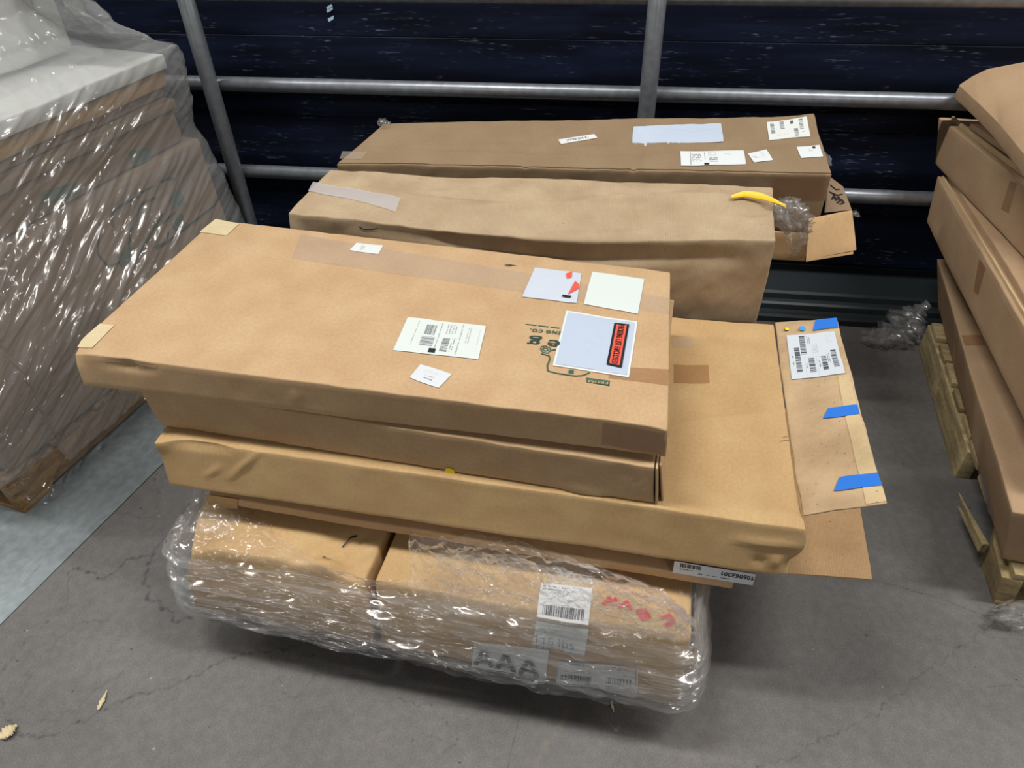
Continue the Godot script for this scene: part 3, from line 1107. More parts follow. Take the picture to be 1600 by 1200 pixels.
	var edge0 := [[648, 968, .31], [700, 965, .312], [760, 975, .314], [850, 985, .316], [950, 995, .318], [1040, 1006, .32], [1084, 1010, .322]]
	var edge1 := [[640, 838, .345], [668, 842, .352], [735, 838, .362], [800, 845, .362], [880, 872, .36], [960, 900, .356], [1030, 925, .345], [1082, 985, .325]]
	var n4 := noisy(1.0, 3, 31)
	var n5 := noisy(1.0, 2, 33)
	for sheet in 2:
		var pts := PackedVector3Array()
		var kx := 37.0 * sheet
		for j in ny:
			for i in nx:
				var u := i / float(nx - 1)
				var v := j / float(ny - 1)
				var a := along(edge0, u * (1.0 - .2 * sheet) + .16 * sheet)
				var b := along(edge1, u * (1.0 - .2 * sheet) + .16 * sheet)
				var p := a.lerp(b, v * (1.0 - .25 * sheet))
				var body := sin(v * PI) * .5 + .25
				var big := absf(n4.get_noise_2d(u * 6.0 + v * 1.5 + kx, v * 3.0))
				var mid := absf(n5.get_noise_2d(u * 17.0 + v * 5.0 + kx, v * 8.0))
				var small := absf(n4.get_noise_2d(u * 40.0 - v * 9.0 + 20.0 + kx, v * 17.0))
				p += Vector3.UP * (.004 + .006 * sheet + sin(v * PI) * .022 + ((.5 - big) * .05 + (.5 - mid) * .034 + (.5 - small) * .012) * body)
				p += pile_b * (n5.get_noise_2d(u * 14.0 + kx, v * 8.0) * .008)
				pts.append(p)
		var st := start()
		grid(st, pts, nx, ny, local(o))
		st.generate_normals()
		put(st, "loose_fold", M.film_loose, o)
	# flap of film left of it hanging from the pile's underside
	var scrap := thing("torn_paper", "torn tan paper tuft with a white thread at the film corner", "scrap", at_h(1083, 1035, .19), yw)
	crumple(scrap, "paper_tuft", [[1062, 1040, .2], [1078, 1032, .205], [1088, 1024, .21], [1090, 1016, .215]], .012, M.masking, 51)
	crumple(scrap, "thread", [[1084, 1034, .19], [1086, 1042, .175], [1087, 1052, .16]], .006, M.paper, 53)

func lean(c: Array) -> void:      # the front of a wrapped carton leans back from its foot
	for k in 2:
		c[k] += -pile_b * .024 + Vector3.UP * .014
		c[k + 4] += pile_b * .012

func along(e: Array, u: float) -> Vector3:
	var t := u * (e.size() - 1)
	var k := mini(int(t), e.size() - 2)
	var a := at_h(e[k][0], e[k][1], e[k][2])
	var b := at_h(e[k + 1][0], e[k + 1][1], e[k + 1][2])
	return a.lerp(b, t - k)

# a crumpled strip through [x, y, height] pixels
func crumple(parent: Node, called: String, run: Array, r: float, mat: Material, seed_: int, flat := .5, nseg := 40, ns := 14, rough_ := .55) -> MeshInstance3D:
	var n := noisy(1.0, 3, seed_)
	var st := start()
	var pts := PackedVector3Array()
	for j in nseg:
		var t := j / float(nseg - 1)
		var c := along(run, t)
		var d := (along(run, minf(1, t + .02)) - along(run, maxf(0, t - .02))).normalized()
		var s := d.cross(Vector3.UP).normalized()
		var up := s.cross(d)
		var taper := sin(clampf(t * 1.1 + .05, 0, 1) * PI) * .7 + .3
		for i in ns + 1:
			var an := TAU * (i % ns) / ns
			var k := 1.0 + rough_ * n.get_noise_3d(cos(an) * 1.5, sin(an) * 1.5, t * 9.0)* 1.6
			pts.append(c + (s * cos(an) + up * sin(an) * flat) * r * taper * k)
	grid(st, pts, ns + 1, nseg, local(parent))
	st.generate_normals()
	return put(st, called, mat, parent)

# ---------------------------------------------------------------- the pile in the middle
func build_pile() -> void:
	var yw := -13.6
	# thin carton lying on the wrapped load, its end flap sticking out on the right
	var o := thing("thin_carton", "thin kraft carton lying on the wrapped load under the big flat carton", "carton", pile(-.2, 1.1, .32), yw)
	var c := box8(Vector3.ZERO, pile_x, pile_b, -.872, .21, .832, 1.38, .337, .362)
	carton(o, "body", c, M.kraft_orange, .004, .02, .0015, 121)
	var front := front_of(c)
	patch(o, "tape_end", face_px([322, 772, 372, 779, 372, 795, 326, 788], front), M.kraft_tan, .002, 4)
	var sh := prism([at_h(1175, 894, .352), at_h(1362, 907, .352), at_h(1318, 640, .352), at_h(1150, 640, .352)], .3515, .3565)
	carton(o, "end_flap", sh, M.kraft_sheet, .0015, .03, .0015, 122)
	disp = no_disp
	var lb := label_mat(256, 64, [["bars", .08, .1, .26, .34], ["lines", .08, .56, .18, .16, Color(.3, .3, .32), 1], ["lines", .32, .72, .14, .16, Color(.15, .15, .17), 1], ["lines", .50, .74, .22, .18, Color(.1, .1, .12), 1]], Color(.82, .85, .88), 9)
	var lp := pile(0, .829, 0)
	var lq := []
	for e in [[1054, 876], [1181, 897], [1176, 914], [1051, 894]]:
		lq.append(at_plane(e[0], e[1], lp, -pile_b))
	var pl := patch(o, "part_label", lq, lb, .001, 4)
	lettering(pl, "105063301", at_plane(1152, 899, lp, -pile_b) - pile_b * .0015, -pile_x, -Vector3.UP, .0115, M.ink, .78)

	o = thing("cardboard_pad", "cardboard pad squeezed between the wrapped load and the thin carton", "cardboard", pile(-.3, 1.1, .322), yw)
	carton(o, "body", box8(Vector3.ZERO, pile_x, pile_b, -.80, .10, .90, 1.37, .3245, .3352), M.kraft_orange, .002, .05, .0004, 125)
	# the big flat carton with its end flap open
	o = thing("flat_carton", "big flat tan carton with an open end flap and blue tape", "carton", pile(-.3, 1.15, .364), yw)
	var q := [at_h(243, 682, .518), at_h(1252, 826, .518), at_h(1209, 507, .518), pile(-.935, 1.395, .518)]
	c = prism(q, .366, .518)
	c[0] = at_h(264, 758, .408)
	c[1] = at_h(1240, 904, .408)
	var fx := pile_x
	var dents := [
		{"a": c[1] + Vector3(0, .02, 0), "v": -pile_x * .014 + pile_b * .008 + Vector3(0, .004, 0), "r": .03},
		{"a": c[5] - Vector3(0, .03, 0), "v": pile_x * .012, "r": .04},
		{"a": c[4], "v": Vector3(0, -.006, 0) - pile_b * .01, "r": .03},
		{"a": on_face(275, 690, front_of(c)), "b": on_face(360, 702, front_of(c)), "v": pile_b * .008, "r": .008},
		{"a": on_face(320, 745, front_of(c)), "b": on_face(345, 728, front_of(c)), "v": -pile_b * .004, "r": .005},
		{"a": on_face(358, 748, front_of(c)), "b": on_face(405, 705, front_of(c)), "v": -pile_b * .005, "r": .005},
		{"a": on_face(1150, 842, front_of(c)), "b": on_face(1238, 852, front_of(c)), "v": -pile_b * .006, "r": .008},
		{"a": on_face(1180, 870, front_of(c)), "b": on_face(1195, 882, front_of(c)), "v": pile_b * .006, "r": .007},
		{"a": on_face(1205, 868, front_of(c)), "b": on_face(1225, 890, front_of(c)), "v": -pile_b * .007, "r": .008},
		{"a": on_face(1050, 665, top_of(c)), "b": on_face(1240, 640, top_of(c)), "v": Vector3(0, .005, 0), "r": .008},
		{"a": on_face(1145, 735, top_of(c)), "b": on_face(1190, 765, top_of(c)), "v": Vector3(0, .005, 0), "r": .006},
		{"a": on_face(1190, 790, top_of(c)), "b": on_face(1250, 815, top_of(c)), "v": Vector3(0, .006, 0), "r": .012},
		{"a": on_face(1190, 680, top_of(c)), "b": on_face(1175, 800, top_of(c)), "v": Vector3(0, -.006, 0), "r": .02},
	]
	carton(o, "body", c, M.kraft_tan, .003, .009, .0018, 131, dents, .0008)
	var top := top_of(c)
	patch(o, "packing_tape", face_px([1052, 570, 1106, 572, 1108, 600, 1052, 600], top), M.tape_brown, .0014, 6)
	patch(o, "clear_tape", face_px([1050, 530, 1082, 530, 1082, 543, 1050, 543], top), M.tape_clear, .0014, 5)
	line_print(o, "scuff_mark", [[1218, 690, 1234, 688], [1222, 684, 1236, 681]], top, .0012, M.kraft_grey, .0012)
	# end flap
	var hinge0 := at_h(1254, 808, .520)
	var hinge1 := at_h(1210, 504, .520)
	var out0 := at_h(1385, 789, .588)
	var out1 := at_h(1308, 497, .580)
	var fl := [hinge0, out0, out1, hinge1]
	var fc := []
	for p in fl:
		fc.append(p - Vector3.UP * .005)
	for p in fl:
		fc.append(p)
	var fd := [{"a": bil(fl, .0, .55), "b": bil(fl, 1.0, .52), "v": Vector3(0, -.006, 0), "r": .02}, {"a": bil(fl, .5, .0), "v": Vector3(0, .008, 0), "r": .12}]
	var flap := carton(o, "end_flap", fc, M.kraft_flap, .0018, .012, .0025, 133, fd, .0012)
	patch(flap, "bare_edge", face_px([1310, 590, 1327, 586, 1384, 787, 1352, 792], fl), M.kraft_bare, .0012, 12)
	for t in [[1274.5, 501, 1308, 497.5, 1311, 513, 1270.5, 517], [1296, 638, 1341, 633, 1345, 647, 1287, 655], [1312, 749, 1372, 741, 1378, 763, 1302, 771]]:
		patch(flap, "blue_tape", face_px(t, fl), M.blue_tape, .0022, 6)
	lb = label_mat(192, 256, [["ladder", .12, .32, .11, .56], ["ladder", .26, .04, .12, .44], ["columns", .06, .5, .06, .22, Color(.45, .45, .48), 1], ["columns", .42, .05, .08, .2, Color(.5, .5, .5), 2], ["ladder", .38, .58, .12, .32], ["columns", .33, .7, .04, .1, Color(.2, .2, .2), 1], ["ladder", .64, .56, .10, .32], ["columns", .58, .66, .05, .14, Color(.2, .2, .2), 1], ["ladder", .84, .44, .10, .4], ["columns", .76, .5, .07, .2, Color(.4, .4, .4), 2], ["columns", .5, .28, .14, .22, Color(.7, .7, .72), 3], ["columns", .8, .06, .14, .22, Color(.78, .78, .8), 4], ["rect", .30, .57, .012, .4, Color(.75, .75, .77)], ["rect", .30, .55, .66, .008, Color(.75, .75, .77)], ["rect", .54, .57, .012, .4, Color(.75, .75, .77)]], Color(.80, .84, .88), 12)
	patch(flap, "shipping_label", face_px([1228.5, 525, 1305, 519, 1321, 585, 1238, 594], fl), lb, .0022, 6)
	dot(flap, "blue_sticker", on_face(1253.5, 515, fl), .0085, M.blue_dot, .0035)
	dot(flap, "yellow_pin", on_face(1229, 516, fl), .005, M.yellow, .004)
	dot(flap, "pin_ring", on_face(1229, 516, fl), .0062, M.grey_ink, .003)

	# the middle carton
	o = thing("long_carton", "long kraft carton with a split open end under the labelled carton", "carton", pile(-.45, 1.1, .518), yw)
	c = [at_h(252, 664, .521), at_h(1022, 787, .521), pile(.045, 1.36, .521), pile(-.94, 1.36, .521), pile(-.955, .862, .621), pile(.036, .852, .612), pile(.045, 1.36, .622), pile(-.945, 1.36, .622)]
	dents = [{"a": on_face(960, 728, front_of(c)), "b": on_face(1008, 758, front_of(c)), "v": pile_b * .004, "r": .004}, {"a": on_face(880, 762, front_of(c)), "b": on_face(950, 776, front_of(c)), "v": -pile_b * .006 + Vector3(0, -.002, 0), "r": .006}, {"a": on_face(330, 655, front_of(c)), "b": on_face(345, 672, front_of(c)), "v": -pile_b * .003, "r": .01}]
	carton(o, "body", c, M.kraft_orange, .003, .0135, .0018, 141, dents, .0008)
	disp = no_disp
	var ee: Vector3 = c[1] + pile_x * .004
	carton(o, "end_panel", [c[1] + pile_x * .002 - pile_b * .001, c[1] + pile_x * .0065 - pile_b * .001, c[1] + pile_x * .006 + pile_b * .12, c[1] + pile_x * .002 + pile_b * .12, c[5] + pile_x * .002 - pile_b * .001, c[5] + pile_x * .0065 - pile_b * .001, c[5] + pile_x * .006 + pile_b * .12, c[5] + pile_x * .002 + pile_b * .12], M.fibre, .0015, .03, .0005, 143)
	carton(o, "end_panel", [c[1] + pile_x * .012 + pile_b * .01, c[1] + pile_x * .016 + pile_b * .01, c[1] + pile_x * .012 + pile_b * .12, c[1] + pile_x * .008 + pile_b * .12, c[5] + pile_x * .008 + pile_b * .01, c[5] + pile_x * .012 + pile_b * .01, c[5] + pile_x * .012 + pile_b * .12, c[5] + pile_x * .008 + pile_b * .12], M.kraft_orange, .0015, .03, .0005, 144)
	disp = no_disp
	var yd := thing("round_sticker", "round yellow sticker at the foot of the middle carton", "sticker", at_plane(703, 737, pile(0, .8585, 0), -pile_b), yw)
	disc_on(yd, "sticker_disc", at_plane(703, 737, pile(0, .8555, 0), -pile_b), pile_x, Vector3.UP, .0095, M.yellow)

	# the labelled carton on top
	o = thing("labelled_carton", "orange kraft carton with packing pouch and white labels, topmost of the pile", "carton", pile(-.5, 1.1, .623), yw)
	c = [at_h(131, 603, .624), at_h(1041, 714, .626), pile(.03, 1.345, .626), pile(-1.06, 1.385, .626), at_h(107, 549, .70), at_h(1044, 669, .70), at_h(1048, 424, .70), at_h(335, 343, .70)]
	dents = [{"a": c[4], "v": Vector3(0, -.012, 0) + pile_b * .008, "r": .025}, {"a": on_face(165, 566, front_of(c)), "b": on_face(245, 578, front_of(c)), "v": pile_b * .007, "r": .007}, {"a": on_face(200, 568, front_of(c)), "v": pile_b * .006 + Vector3(0, -.003, 0), "r": .012}, {"a": c[5], "v": Vector3(0, -.004, 0), "r": .015}, {"a": on_face(460, 610, front_of(c)), "b": on_face(463, 630, front_of(c)), "v": -pile_b * .004, "r": .004}]
	carton(o, "body", c, M.kraft_orange, .0035, .0125, .0011, 151, dents, .0007)
	top = top_of(c)
	front = front_of(c)
	patch(o, "masking_tape", face_px([337, 343, 374, 350.5, 354, 369, 312, 363], top), M.masking, .0013, 5)
	patch(o, "masking_tape", face_px([156, 506, 178, 509.5, 143, 544, 116, 540], top), M.masking, .0013, 5)
	patch(o, "clear_tape", face_px([470, 366, 1046, 466, 1045, 491, 455, 404], top), M.tape_clear, .0011, 24)
	patch(o, "packing_tape", face_px([960, 573, 1046, 578, 1044, 603, 950, 591], top), M.tape_brown, .0012, 8)
	patch(o, "packing_tape", face_px([942, 660, 1040, 677, 1038, 712, 940, 695], front), M.tape_brown, .0012, 8)
	patch(o, "blank_sticker", face_px([558, 380, 599, 384, 591, 398, 546, 391.5], top), M.paper, .0014, 4)
	lb = label_mat(288, 192, [["bars", .28, .16, .14, .3, Color(.45, .46, .48)], ["ladder", .27, .52, .16, .26, Color(.35, .36, .38)], ["columns", .16, .06, .03, .8, Color(.6, .6, .62), 1], ["columns", .46, .05, .03, .85, Color(.55, .55, .57), 1], ["rect", .405, .83, .085, .13, Color(.16, .17, .19)], ["ladder", .53, .5, .09, .4, Color(.4, .41, .43)], ["columns", .54, .08, .14, .3, Color(.6, .6, .62), 4], ["columns", .64, .48, .05, .4, Color(.35, .35, .37), 2], ["columns", .72, .06, .03, .88, Color(.5, .5, .52), 1], ["columns", .8, .1, .06, .5, Color(.65, .65, .67), 2], ["columns", .94, .1, .03, .6, Color(.75, .75, .76), 1]], Color(.83, .86, .85), 21)
	patch(o, "shipping_label", face_px([637, 497, 760, 510, 747, 563, 615, 548], top), lb, .0016, 6)
	lb = label_mat(96, 72, [["lines", .25, .2, .5, .2, Color(.75, .75, .77), 2], ["lines", .3, .5, .5, .14, Color(.6, .6, .62), 1], ["lines", .38, .68, .28, .16, Color(.35, .35, .37), 1]], Color(.82, .84, .86), 22)
	patch(o, "small_label", face_px([657.5, 570, 705.5, 586, 685, 607.5, 640, 591], top), lb, .0016, 4)
	patch(o, "blank_label", face_px([926, 425, 1007, 437, 997, 491, 912, 476], top), label_mat(64, 64, [["rect", 0, .93, 1, .03, Color(.86, .87, .84)]], Color(.82, .86, .85), 3), .0018, 5)
	# packing list pouches, slightly puffed
	var np := noisy(1.0, 3, 55)
	var puff := func(u: float, v: float) -> float: return .0012 * sin(u * PI) * sin(v * PI) + absf(np.get_noise_2d(u * 5 + v * 3, v * 6)) * .0022 * sin(u * PI) * sin(v * PI)
	var pq := face_px([885, 486, 996, 503, 982.5, 590.5, 863, 572], top)
	patch(o, "pouch_backing", pq, M.paper, .0016, 6)
	var pouch := patch(o, "packing_pouch", inset(pq, .03), M.pouch, .0022, 34, puff)
	var strip := face_px([960, 506, 983, 509, 971, 577, 947, 572], top)
	var lift := Vector3.UP * .0038
	var s2 := []
	for p in strip:
		s2.append(p + lift)
	patch(pouch, "black_band", s2, M.ink, .0005, 2)
	patch(pouch, "red_band", inset2(s2, .16, .04), M.red_box, .0009, 2)
	var sc: Vector3 = (s2[0] + s2[1] + s2[2] + s2[3]) / 4.0
	var down: Vector3 = (s2[3] - s2[0]).normalized()
	lettering(pouch, "PACKING LIST ENCLOSED", sc + Vector3.UP * .0014, down, down.cross(Vector3.UP) * -1.0, .0115, M.ink, .66)
	var pq2 := face_px([836, 419, 909, 428, 901, 475, 816, 465], top)
	var pouch2 := patch(o, "packing_pouch", pq2, label_mat(16, 16, [], Color(.78, .81, .86), 2, .2), .0018, 30, puff)
	disp = maker(.0011, 151, dents, .0007)
	patch(pouch2, "torn_print", face_px([884, 430, 894, 427, 893, 436, 886, 438], top), M.red_box, .0045, 3)
	patch(pouch2, "torn_print", face_px([899, 441, 905, 446, 905, 452, 887, 463], top), M.red_box, .0045, 3)
	patch(pouch2, "torn_print", face_px([879, 463, 893, 465, 891, 468, 878, 466], top), M.ink, .0045, 3)
	# green printing, upside down from here
	var rd: Vector3 = (at_h(916, 600, .70) - at_h(953, 604, .70)).normalized()
	var ud := -rd.cross(Vector3.UP).normalized() * -1.0
	if ud.dot(pile_b) > 0:
		ud = -ud
	var fb := patch(o, "from_bar", face_px([916, 591, 953, 595.5, 952.5, 603.5, 916, 598.5], top), M.green_ink, .0012, 3)
	lettering(fb, "FROM", at_h(934.5, 597, .7025), rd, ud, .0062, M.kraft_tan, 1.55)
	lettering(o, "ING CO.", at_h(852, 517.5, .7018), rd, ud, .0095, M.green_ink, 1.25)
	lettering(o, "g", at_h(835, 534, .7018), rd, ud, .025, M.green_dark, 1.4, true, true)
	lettering(o, "e", at_h(865, 537, .7018), rd, ud, .025, M.green_dark, 1.4, true, true)
	line_print(o, "green_outline", [[846, 553, 858, 556, 859, 562, 855, 572, 856, 580, 870, 584, 900, 588, 911, 587, 921, 583], [860, 548, 868, 546]], top, .0028, M.green_ink, .0014)
	line_print(o, "green_outline", [[844, 546, 846, 542, 852, 541, 859, 544, 860, 548, 856, 552, 848, 551], [847, 546, 849, 544, 855, 545, 856, 548, 851, 549]], top, .002, M.green_ink, .0014, true)
	patch(o, "green_bar", face_px([889, 578, 897, 579, 896, 584, 888, 583], top), M.green_ink, .0013, 2)
	line_print(o, "small_print", [[822, 507, 838, 509], [842, 509.5, 857, 511], [861, 511.5, 874, 513]], top, .0028, M.green_ink, .0012)
	line_print(o, "scuff_mark", [[789, 415.5, 796, 414.5, 806, 416], [792, 417, 800, 416]], top, .0025, M.grey_ink, .0012)
	patch(o, "bubble_tape", face_px([1044, 668, 1046, 676, 1040, 688, 1036, 680], front), M.tape_clear, .002, 3)

func inset(q: Array, t: float) -> Array:
	return [bil(q, t, t), bil(q, 1 - t, t), bil(q, 1 - t, 1 - t), bil(q, t, 1 - t)]

func inset2(q: Array, t: float, s: float) -> Array:
	return [bil(q, t, s), bil(q, 1 - t, s), bil(q, 1 - t, 1 - s), bil(q, t, 1 - s)]

func dot(parent: Node, called: String, at: Vector3, r: float, mat: Material, off: float) -> void:
	disc_on(parent, called, at + Vector3.UP * off, pile_x, pile_b, r, mat)

func disc_on(parent: Node, called: String, at: Vector3, ex: Vector3, ey: Vector3, r: float, mat: Material) -> void:
	var st := start()
	var x := local(parent)
	var n := ex.cross(ey).normalized()
	if n.dot(EYE - at) < 0:
		n = -n
	for k in 24:
		var a := TAU * k / 24
		var b := TAU * (k + 1) / 24
		var tri := [at + n * .0004, at + (ex * cos(a) + ey * sin(a)) * r, at + (ex * cos(b) + ey * sin(b)) * r]
		if (tri[1] - tri[0]).cross(tri[2] - tri[0]).dot(n) > 0:
			tri = [tri[0], tri[2], tri[1]]
		for p in tri:
			st.set_normal(x.basis * n)
			st.add_vertex(x * p)
	put(st, called, mat, parent)

# ---------------------------------------------------------------- the long cartons behind
func build_rear_cartons() -> void:
	var yw := -9.53
	# a plain carton that carries the open carton, behind the tan one
	var o := thing("plain_carton", "plain brown carton low behind the long tan carton", "carton", wallp(-.2, -1.95, .11), yw)
	carton(o, "body", box8(Vector3.ZERO, wall_x, -wall_n, -.75, .34, 1.765, 2.08, .114, .44), M.kraft_umber, .006, .04, .002, 160)
	# tan carton
	o = thing("long_carton", "long pale tan carton with a sagging dented top behind the pile", "carton", wallp(-.3, -1.6, .11), yw)
	var q := [at_h(445, 333, .718), at_h(1214, 371, .718), at_h(1208, 292, .718), at_h(515, 265, .718)]
	var c := prism(q, .115, .718)
	var mid := on_face(850, 360, top_of(c))
	var fr := on_face(830, 372, front_of(c))
	var dents := [
		{"a": mid, "v": Vector3(0, -.032, 0), "r": .13, "ax": wall_x, "stretch": 3.0},
		{"a": fr, "v": Vector3(0, -.028, 0) - wall_n * .012, "r": .06, "ax": wall_x, "stretch": 5.0},
		{"a": on_face(690, 282, top_of(c)), "v": Vector3(0, -.014, 0), "r": .05, "ax": wall_x, "stretch": 2.5},
		{"a": on_face(640, 296, top_of(c)), "b": on_face(1000, 318, top_of(c)), "v": Vector3(0, -.012, 0), "r": .013},
		{"a": on_face(720, 318, top_of(c)), "b": on_face(1150, 305, top_of(c)), "v": Vector3(0, .016, 0), "r": .016},
		{"a": on_face(700, 345, top_of(c)), "b": on_face(1080, 355, top_of(c)), "v": Vector3(0, .014, 0), "r": .022},
		{"a": on_face(560, 345, front_of(c)), "b": on_face(1150, 398, front_of(c)), "v": -wall_n * .010, "r": .02},
		{"a": on_face(1150, 330, top_of(c)), "b": on_face(1210, 325, top_of(c)), "v": Vector3(0, -.012, 0), "r": .02},
		{"a": on_face(450, 335, front_of(c)), "v": wall_n * -.01 + Vector3(0, -.004, 0), "r": .03},
	]
	carton(o, "body", c, M.kraft_pale, .005, .009, .0035, 161, dents, .0012)
	var top := top_of(c)
	patch(o, "clear_tape", face_px([489, 285, 626, 308, 618, 325, 481, 299], top), M.tape_painted_glare, .0018, 16)
	line_print(o, "pen_mark", [[560, 349, 568, 352, 580, 351, 588, 349]], front_of(c), .003, M.grey_ink, .0015)
	# yellow strap over its end
	var st := start()
	var run := [[1143, 307, .728], [1164, 302, .732], [1190, 306, .735], [1212, 314, .735], [1228, 322, .728]]
	var yo := thing("yellow_strap", "bent yellow plastic strap lying over the end of the tan carton", "strap", at_h(1185, 308, .72), yw)
	ribbon(yo, "strap_band", run, .009, M.strap, -wall_n * .85 + Vector3.UP * .45)
	# brown carton
	o = thing("long_carton", "long brown carton with white shipping labels in front of the wall railing", "carton", wallp(-.1, -1.9, .6), yw)
	q = [at_h(526, 256, .72), at_h(1300, 273, .735), at_h(1272, 180, .78), at_h(600, 192, .765)]
	c = []
	for k in 4:
		var p: Vector3 = q[k]
		c.append(Vector3(p.x, [.58, .575, .575, .58][k], p.z))
	c.append_array(q)
	dents = [
		{"a": on_face(640, 232, top_of(c)), "b": on_face(985, 240, top_of(c)), "v": Vector3(0, -.009, 0), "r": .006},
		{"a": on_face(848, 196, top_of(c)), "b": on_face(820, 262, top_of(c)), "v": Vector3(0, -.008, 0), "r": .006},
		{"a": on_face(1005, 226, top_of(c)), "b": on_face(985, 276, top_of(c)), "v": Vector3(0, -.008, 0), "r": .008},
		{"a": on_face(985, 240, top_of(c)), "b": on_face(1280, 222, top_of(c)), "v": Vector3(0, -.009, 0), "r": .006},
		{"a": q[2], "v": Vector3(0, .008, 0), "r": .05},
	]
	carton(o, "body", c, M.kraft_umber, .004, .008, .003, 171, dents, .001)
	top = top_of(c)
	# the front closing flap lies over the rear one
	var fq := face_px([529, 255, 1298, 271.5, 1283, 222, 562, 230], top)
	var fp := []
	for p in fq:
		fp.append(p)
	for p in fq:
		fp.append(p + Vector3.UP * .0032)
	carton(o, "closing_flap", fp, M.kraft_umber, .0008, .012, .003, 171, dents, .001)
	patch(o, "shipping_label", face_px([1199, 191, 1260, 185, 1267, 213, 1202, 219.5], top), label_mat(224, 128, [["ladder", .08, .08, .1, .6, Color(.35, .36, .38)], ["ladder", .32, .06, .11, .4, Color(.4, .41, .43)], ["rect", .58, .08, .08, .16, Color(.35, .36, .38)], ["ladder", .79, .06, .1, .5, Color(.35, .36, .38)], ["ladder", .64, .5, .1, .42, Color(.4, .41, .43)], ["lines", .8, .68, .12, .12, Color(.5, .5, .5), 1], ["lines", .2, .74, .3, .1, Color(.75, .75, .77), 2]], Color(.84, .86, .85), 31), .0015, 5)
	var np := noisy(1.0, 3, 58)
	var puff := func(u: float, v: float) -> float: return .001 + absf(np.get_noise_2d(u * 7 + v * 3, v * 5)) * .003 * sin(u * PI) * sin(v * PI)
	patch(o, "packing_pouch", face_px([989, 200, 1127, 193, 1131, 222, 987, 230], top), M.pouch, .0015, 26, puff)
	patch(o, "shipping_label", face_px([1063, 239, 1162, 236.5, 1165.5, 258.5, 1064, 262], top), label_mat(256, 96, [["rect", .155, .05, .012, .9, Color(.5, .5, .52)], ["lines", .18, .2, .15, .6, Color(.4, .4, .42), 5], ["columns", .38, .1, .03, .5, Color(.5, .5, .5), 1], ["lines", .44, .12, .14, .3, Color(.6, .6, .62), 2], ["lines", .45, .5, .13, .36, Color(.35, .35, .37), 3], ["rect", .365, .86, .075, .12, Color(.05, .05, .06)], ["lines", .7, .2, .1, .2, Color(.65, .65, .67), 2]], Color(.84, .86, .87), 32), .0048, 5)
	patch(o, "small_label", face_px([1168.5, 242, 1197, 236, 1207.5, 253, 1178, 256], top), label_mat(64, 48, [["lines", .1, .4, .4, .3, Color(.65, .66, .68), 2], ["columns", .6, .2, .2, .4, Color(.7, .7, .72), 2]], Color(.84, .86, .87), 33), .0048, 3)
	patch(o, "small_label", face_px([1244, 232.5, 1280, 229, 1285.5, 247, 1251, 250], top), label_mat(64, 48, [["rect", .68, .08, .14, .2, Color(.2, .2, .22)], ["lines", .48, .15, .16, .4, Color(.65, .65, .67), 3]], Color(.84, .86, .87), 34), .0048, 3)
	patch(o, "small_label", face_px([872, 218, 928, 209.5, 933, 215.5, 877, 225], top), label_mat(96, 24, [["bars", .2, .25, .6, .45, Color(.5, .52, .54)]], Color(.84, .85, .85), 35), .0015, 4)
	patch(o, "clear_tape", face_px([536, 238, 574, 240, 565, 251, 532, 249], top), M.tape_clear, .0048, 4)
	patch(o, "packing_tape", face_px([1206, 272, 1290, 270, 1286, 310, 1206, 312], front_of(c)), M.tape_brown, .0015, 6)
	crumple(o, "film_wad", [[590, 194, .77], [599, 190, .775], [610, 193, .77]], .014, M.film_milky, 72, .7, 16, 10)
	crumple(o, "film_wad", [[1283, 238, .742], [1292, 247, .742], [1298, 258, .738]], .012, M.film_milky, 73, .5, 16, 10)
	# open carton beneath it
	o = thing("open_carton", "open carton with spread flaps and black marker writing below the brown carton", "carton", wallp(.4, -1.85, .45), yw)
	var fo := -(wall_n.dot(at_h(1300, 273, .735)))
	var p0 := at_plane(1150, 409, wall_n * -fo, wall_n)
	var p1 := at_plane(1257, 409, wall_n * -fo, wall_n)
	var hb := p1.y
	var x1 := p1.dot(wall_x)
	c = box8(Vector3.ZERO, wall_x, -wall_n, -.6, x1, fo, fo + .30, hb, .573)
	carton(o, "body", c, M.kraft_sheet, .004, .02, .002, 181)
	# front flap opened outward, two plies
	var base := fo - .004
	for k in 2:
		var off := base - .035 - .004 * k
		var f0 := at_plane(1264, 341 + k * 1.0, wall_n * -(off + .03), wall_n)
		var f1 := at_plane(1332, 328 + k * 1.0, wall_n * -(off + .03), wall_n)
		var f2 := at_plane(1338 - k * 5, 391 + k * 7, wall_n * -(off - .03), wall_n)
		var f3 := at_plane(1259, 406 + k * 3, wall_n * -(off - .03), wall_n)
		var nn := (f1 - f0).cross(f3 - f0).normalized() * .004
		if nn.dot(wall_n) > 0:
			nn = -nn
		carton(o, "open_flap", [f3 + nn, f2 + nn, f1 + nn, f0 + nn, f3, f2, f1, f0], M.kraft_sheet, .0015, .02, .001, 183 + k)
	var g0 := at_plane(1296, 275, wall_n * -(fo + .16), wall_n)
	var g1 := at_plane(1318, 292, wall_n * -(fo + .22), wall_n)
	var g2 := at_plane(1331, 328, wall_n * -(fo + .02), wall_n)
	var g3 := at_plane(1290, 332, wall_n * -(fo + .02), wall_n)
	var gn := (g1 - g0).cross(g3 - g0).normalized() * .004
	if gn.dot(EYE - g0) > 0:
		gn = -gn
	var side := [g3, g2, g1, g0]
	carton(o, "side_flap", [g3 + gn, g2 + gn, g1 + gn, g0 + gn, g3, g2, g1, g0], M.kraft_grey, .0015, .02, .001, 186)
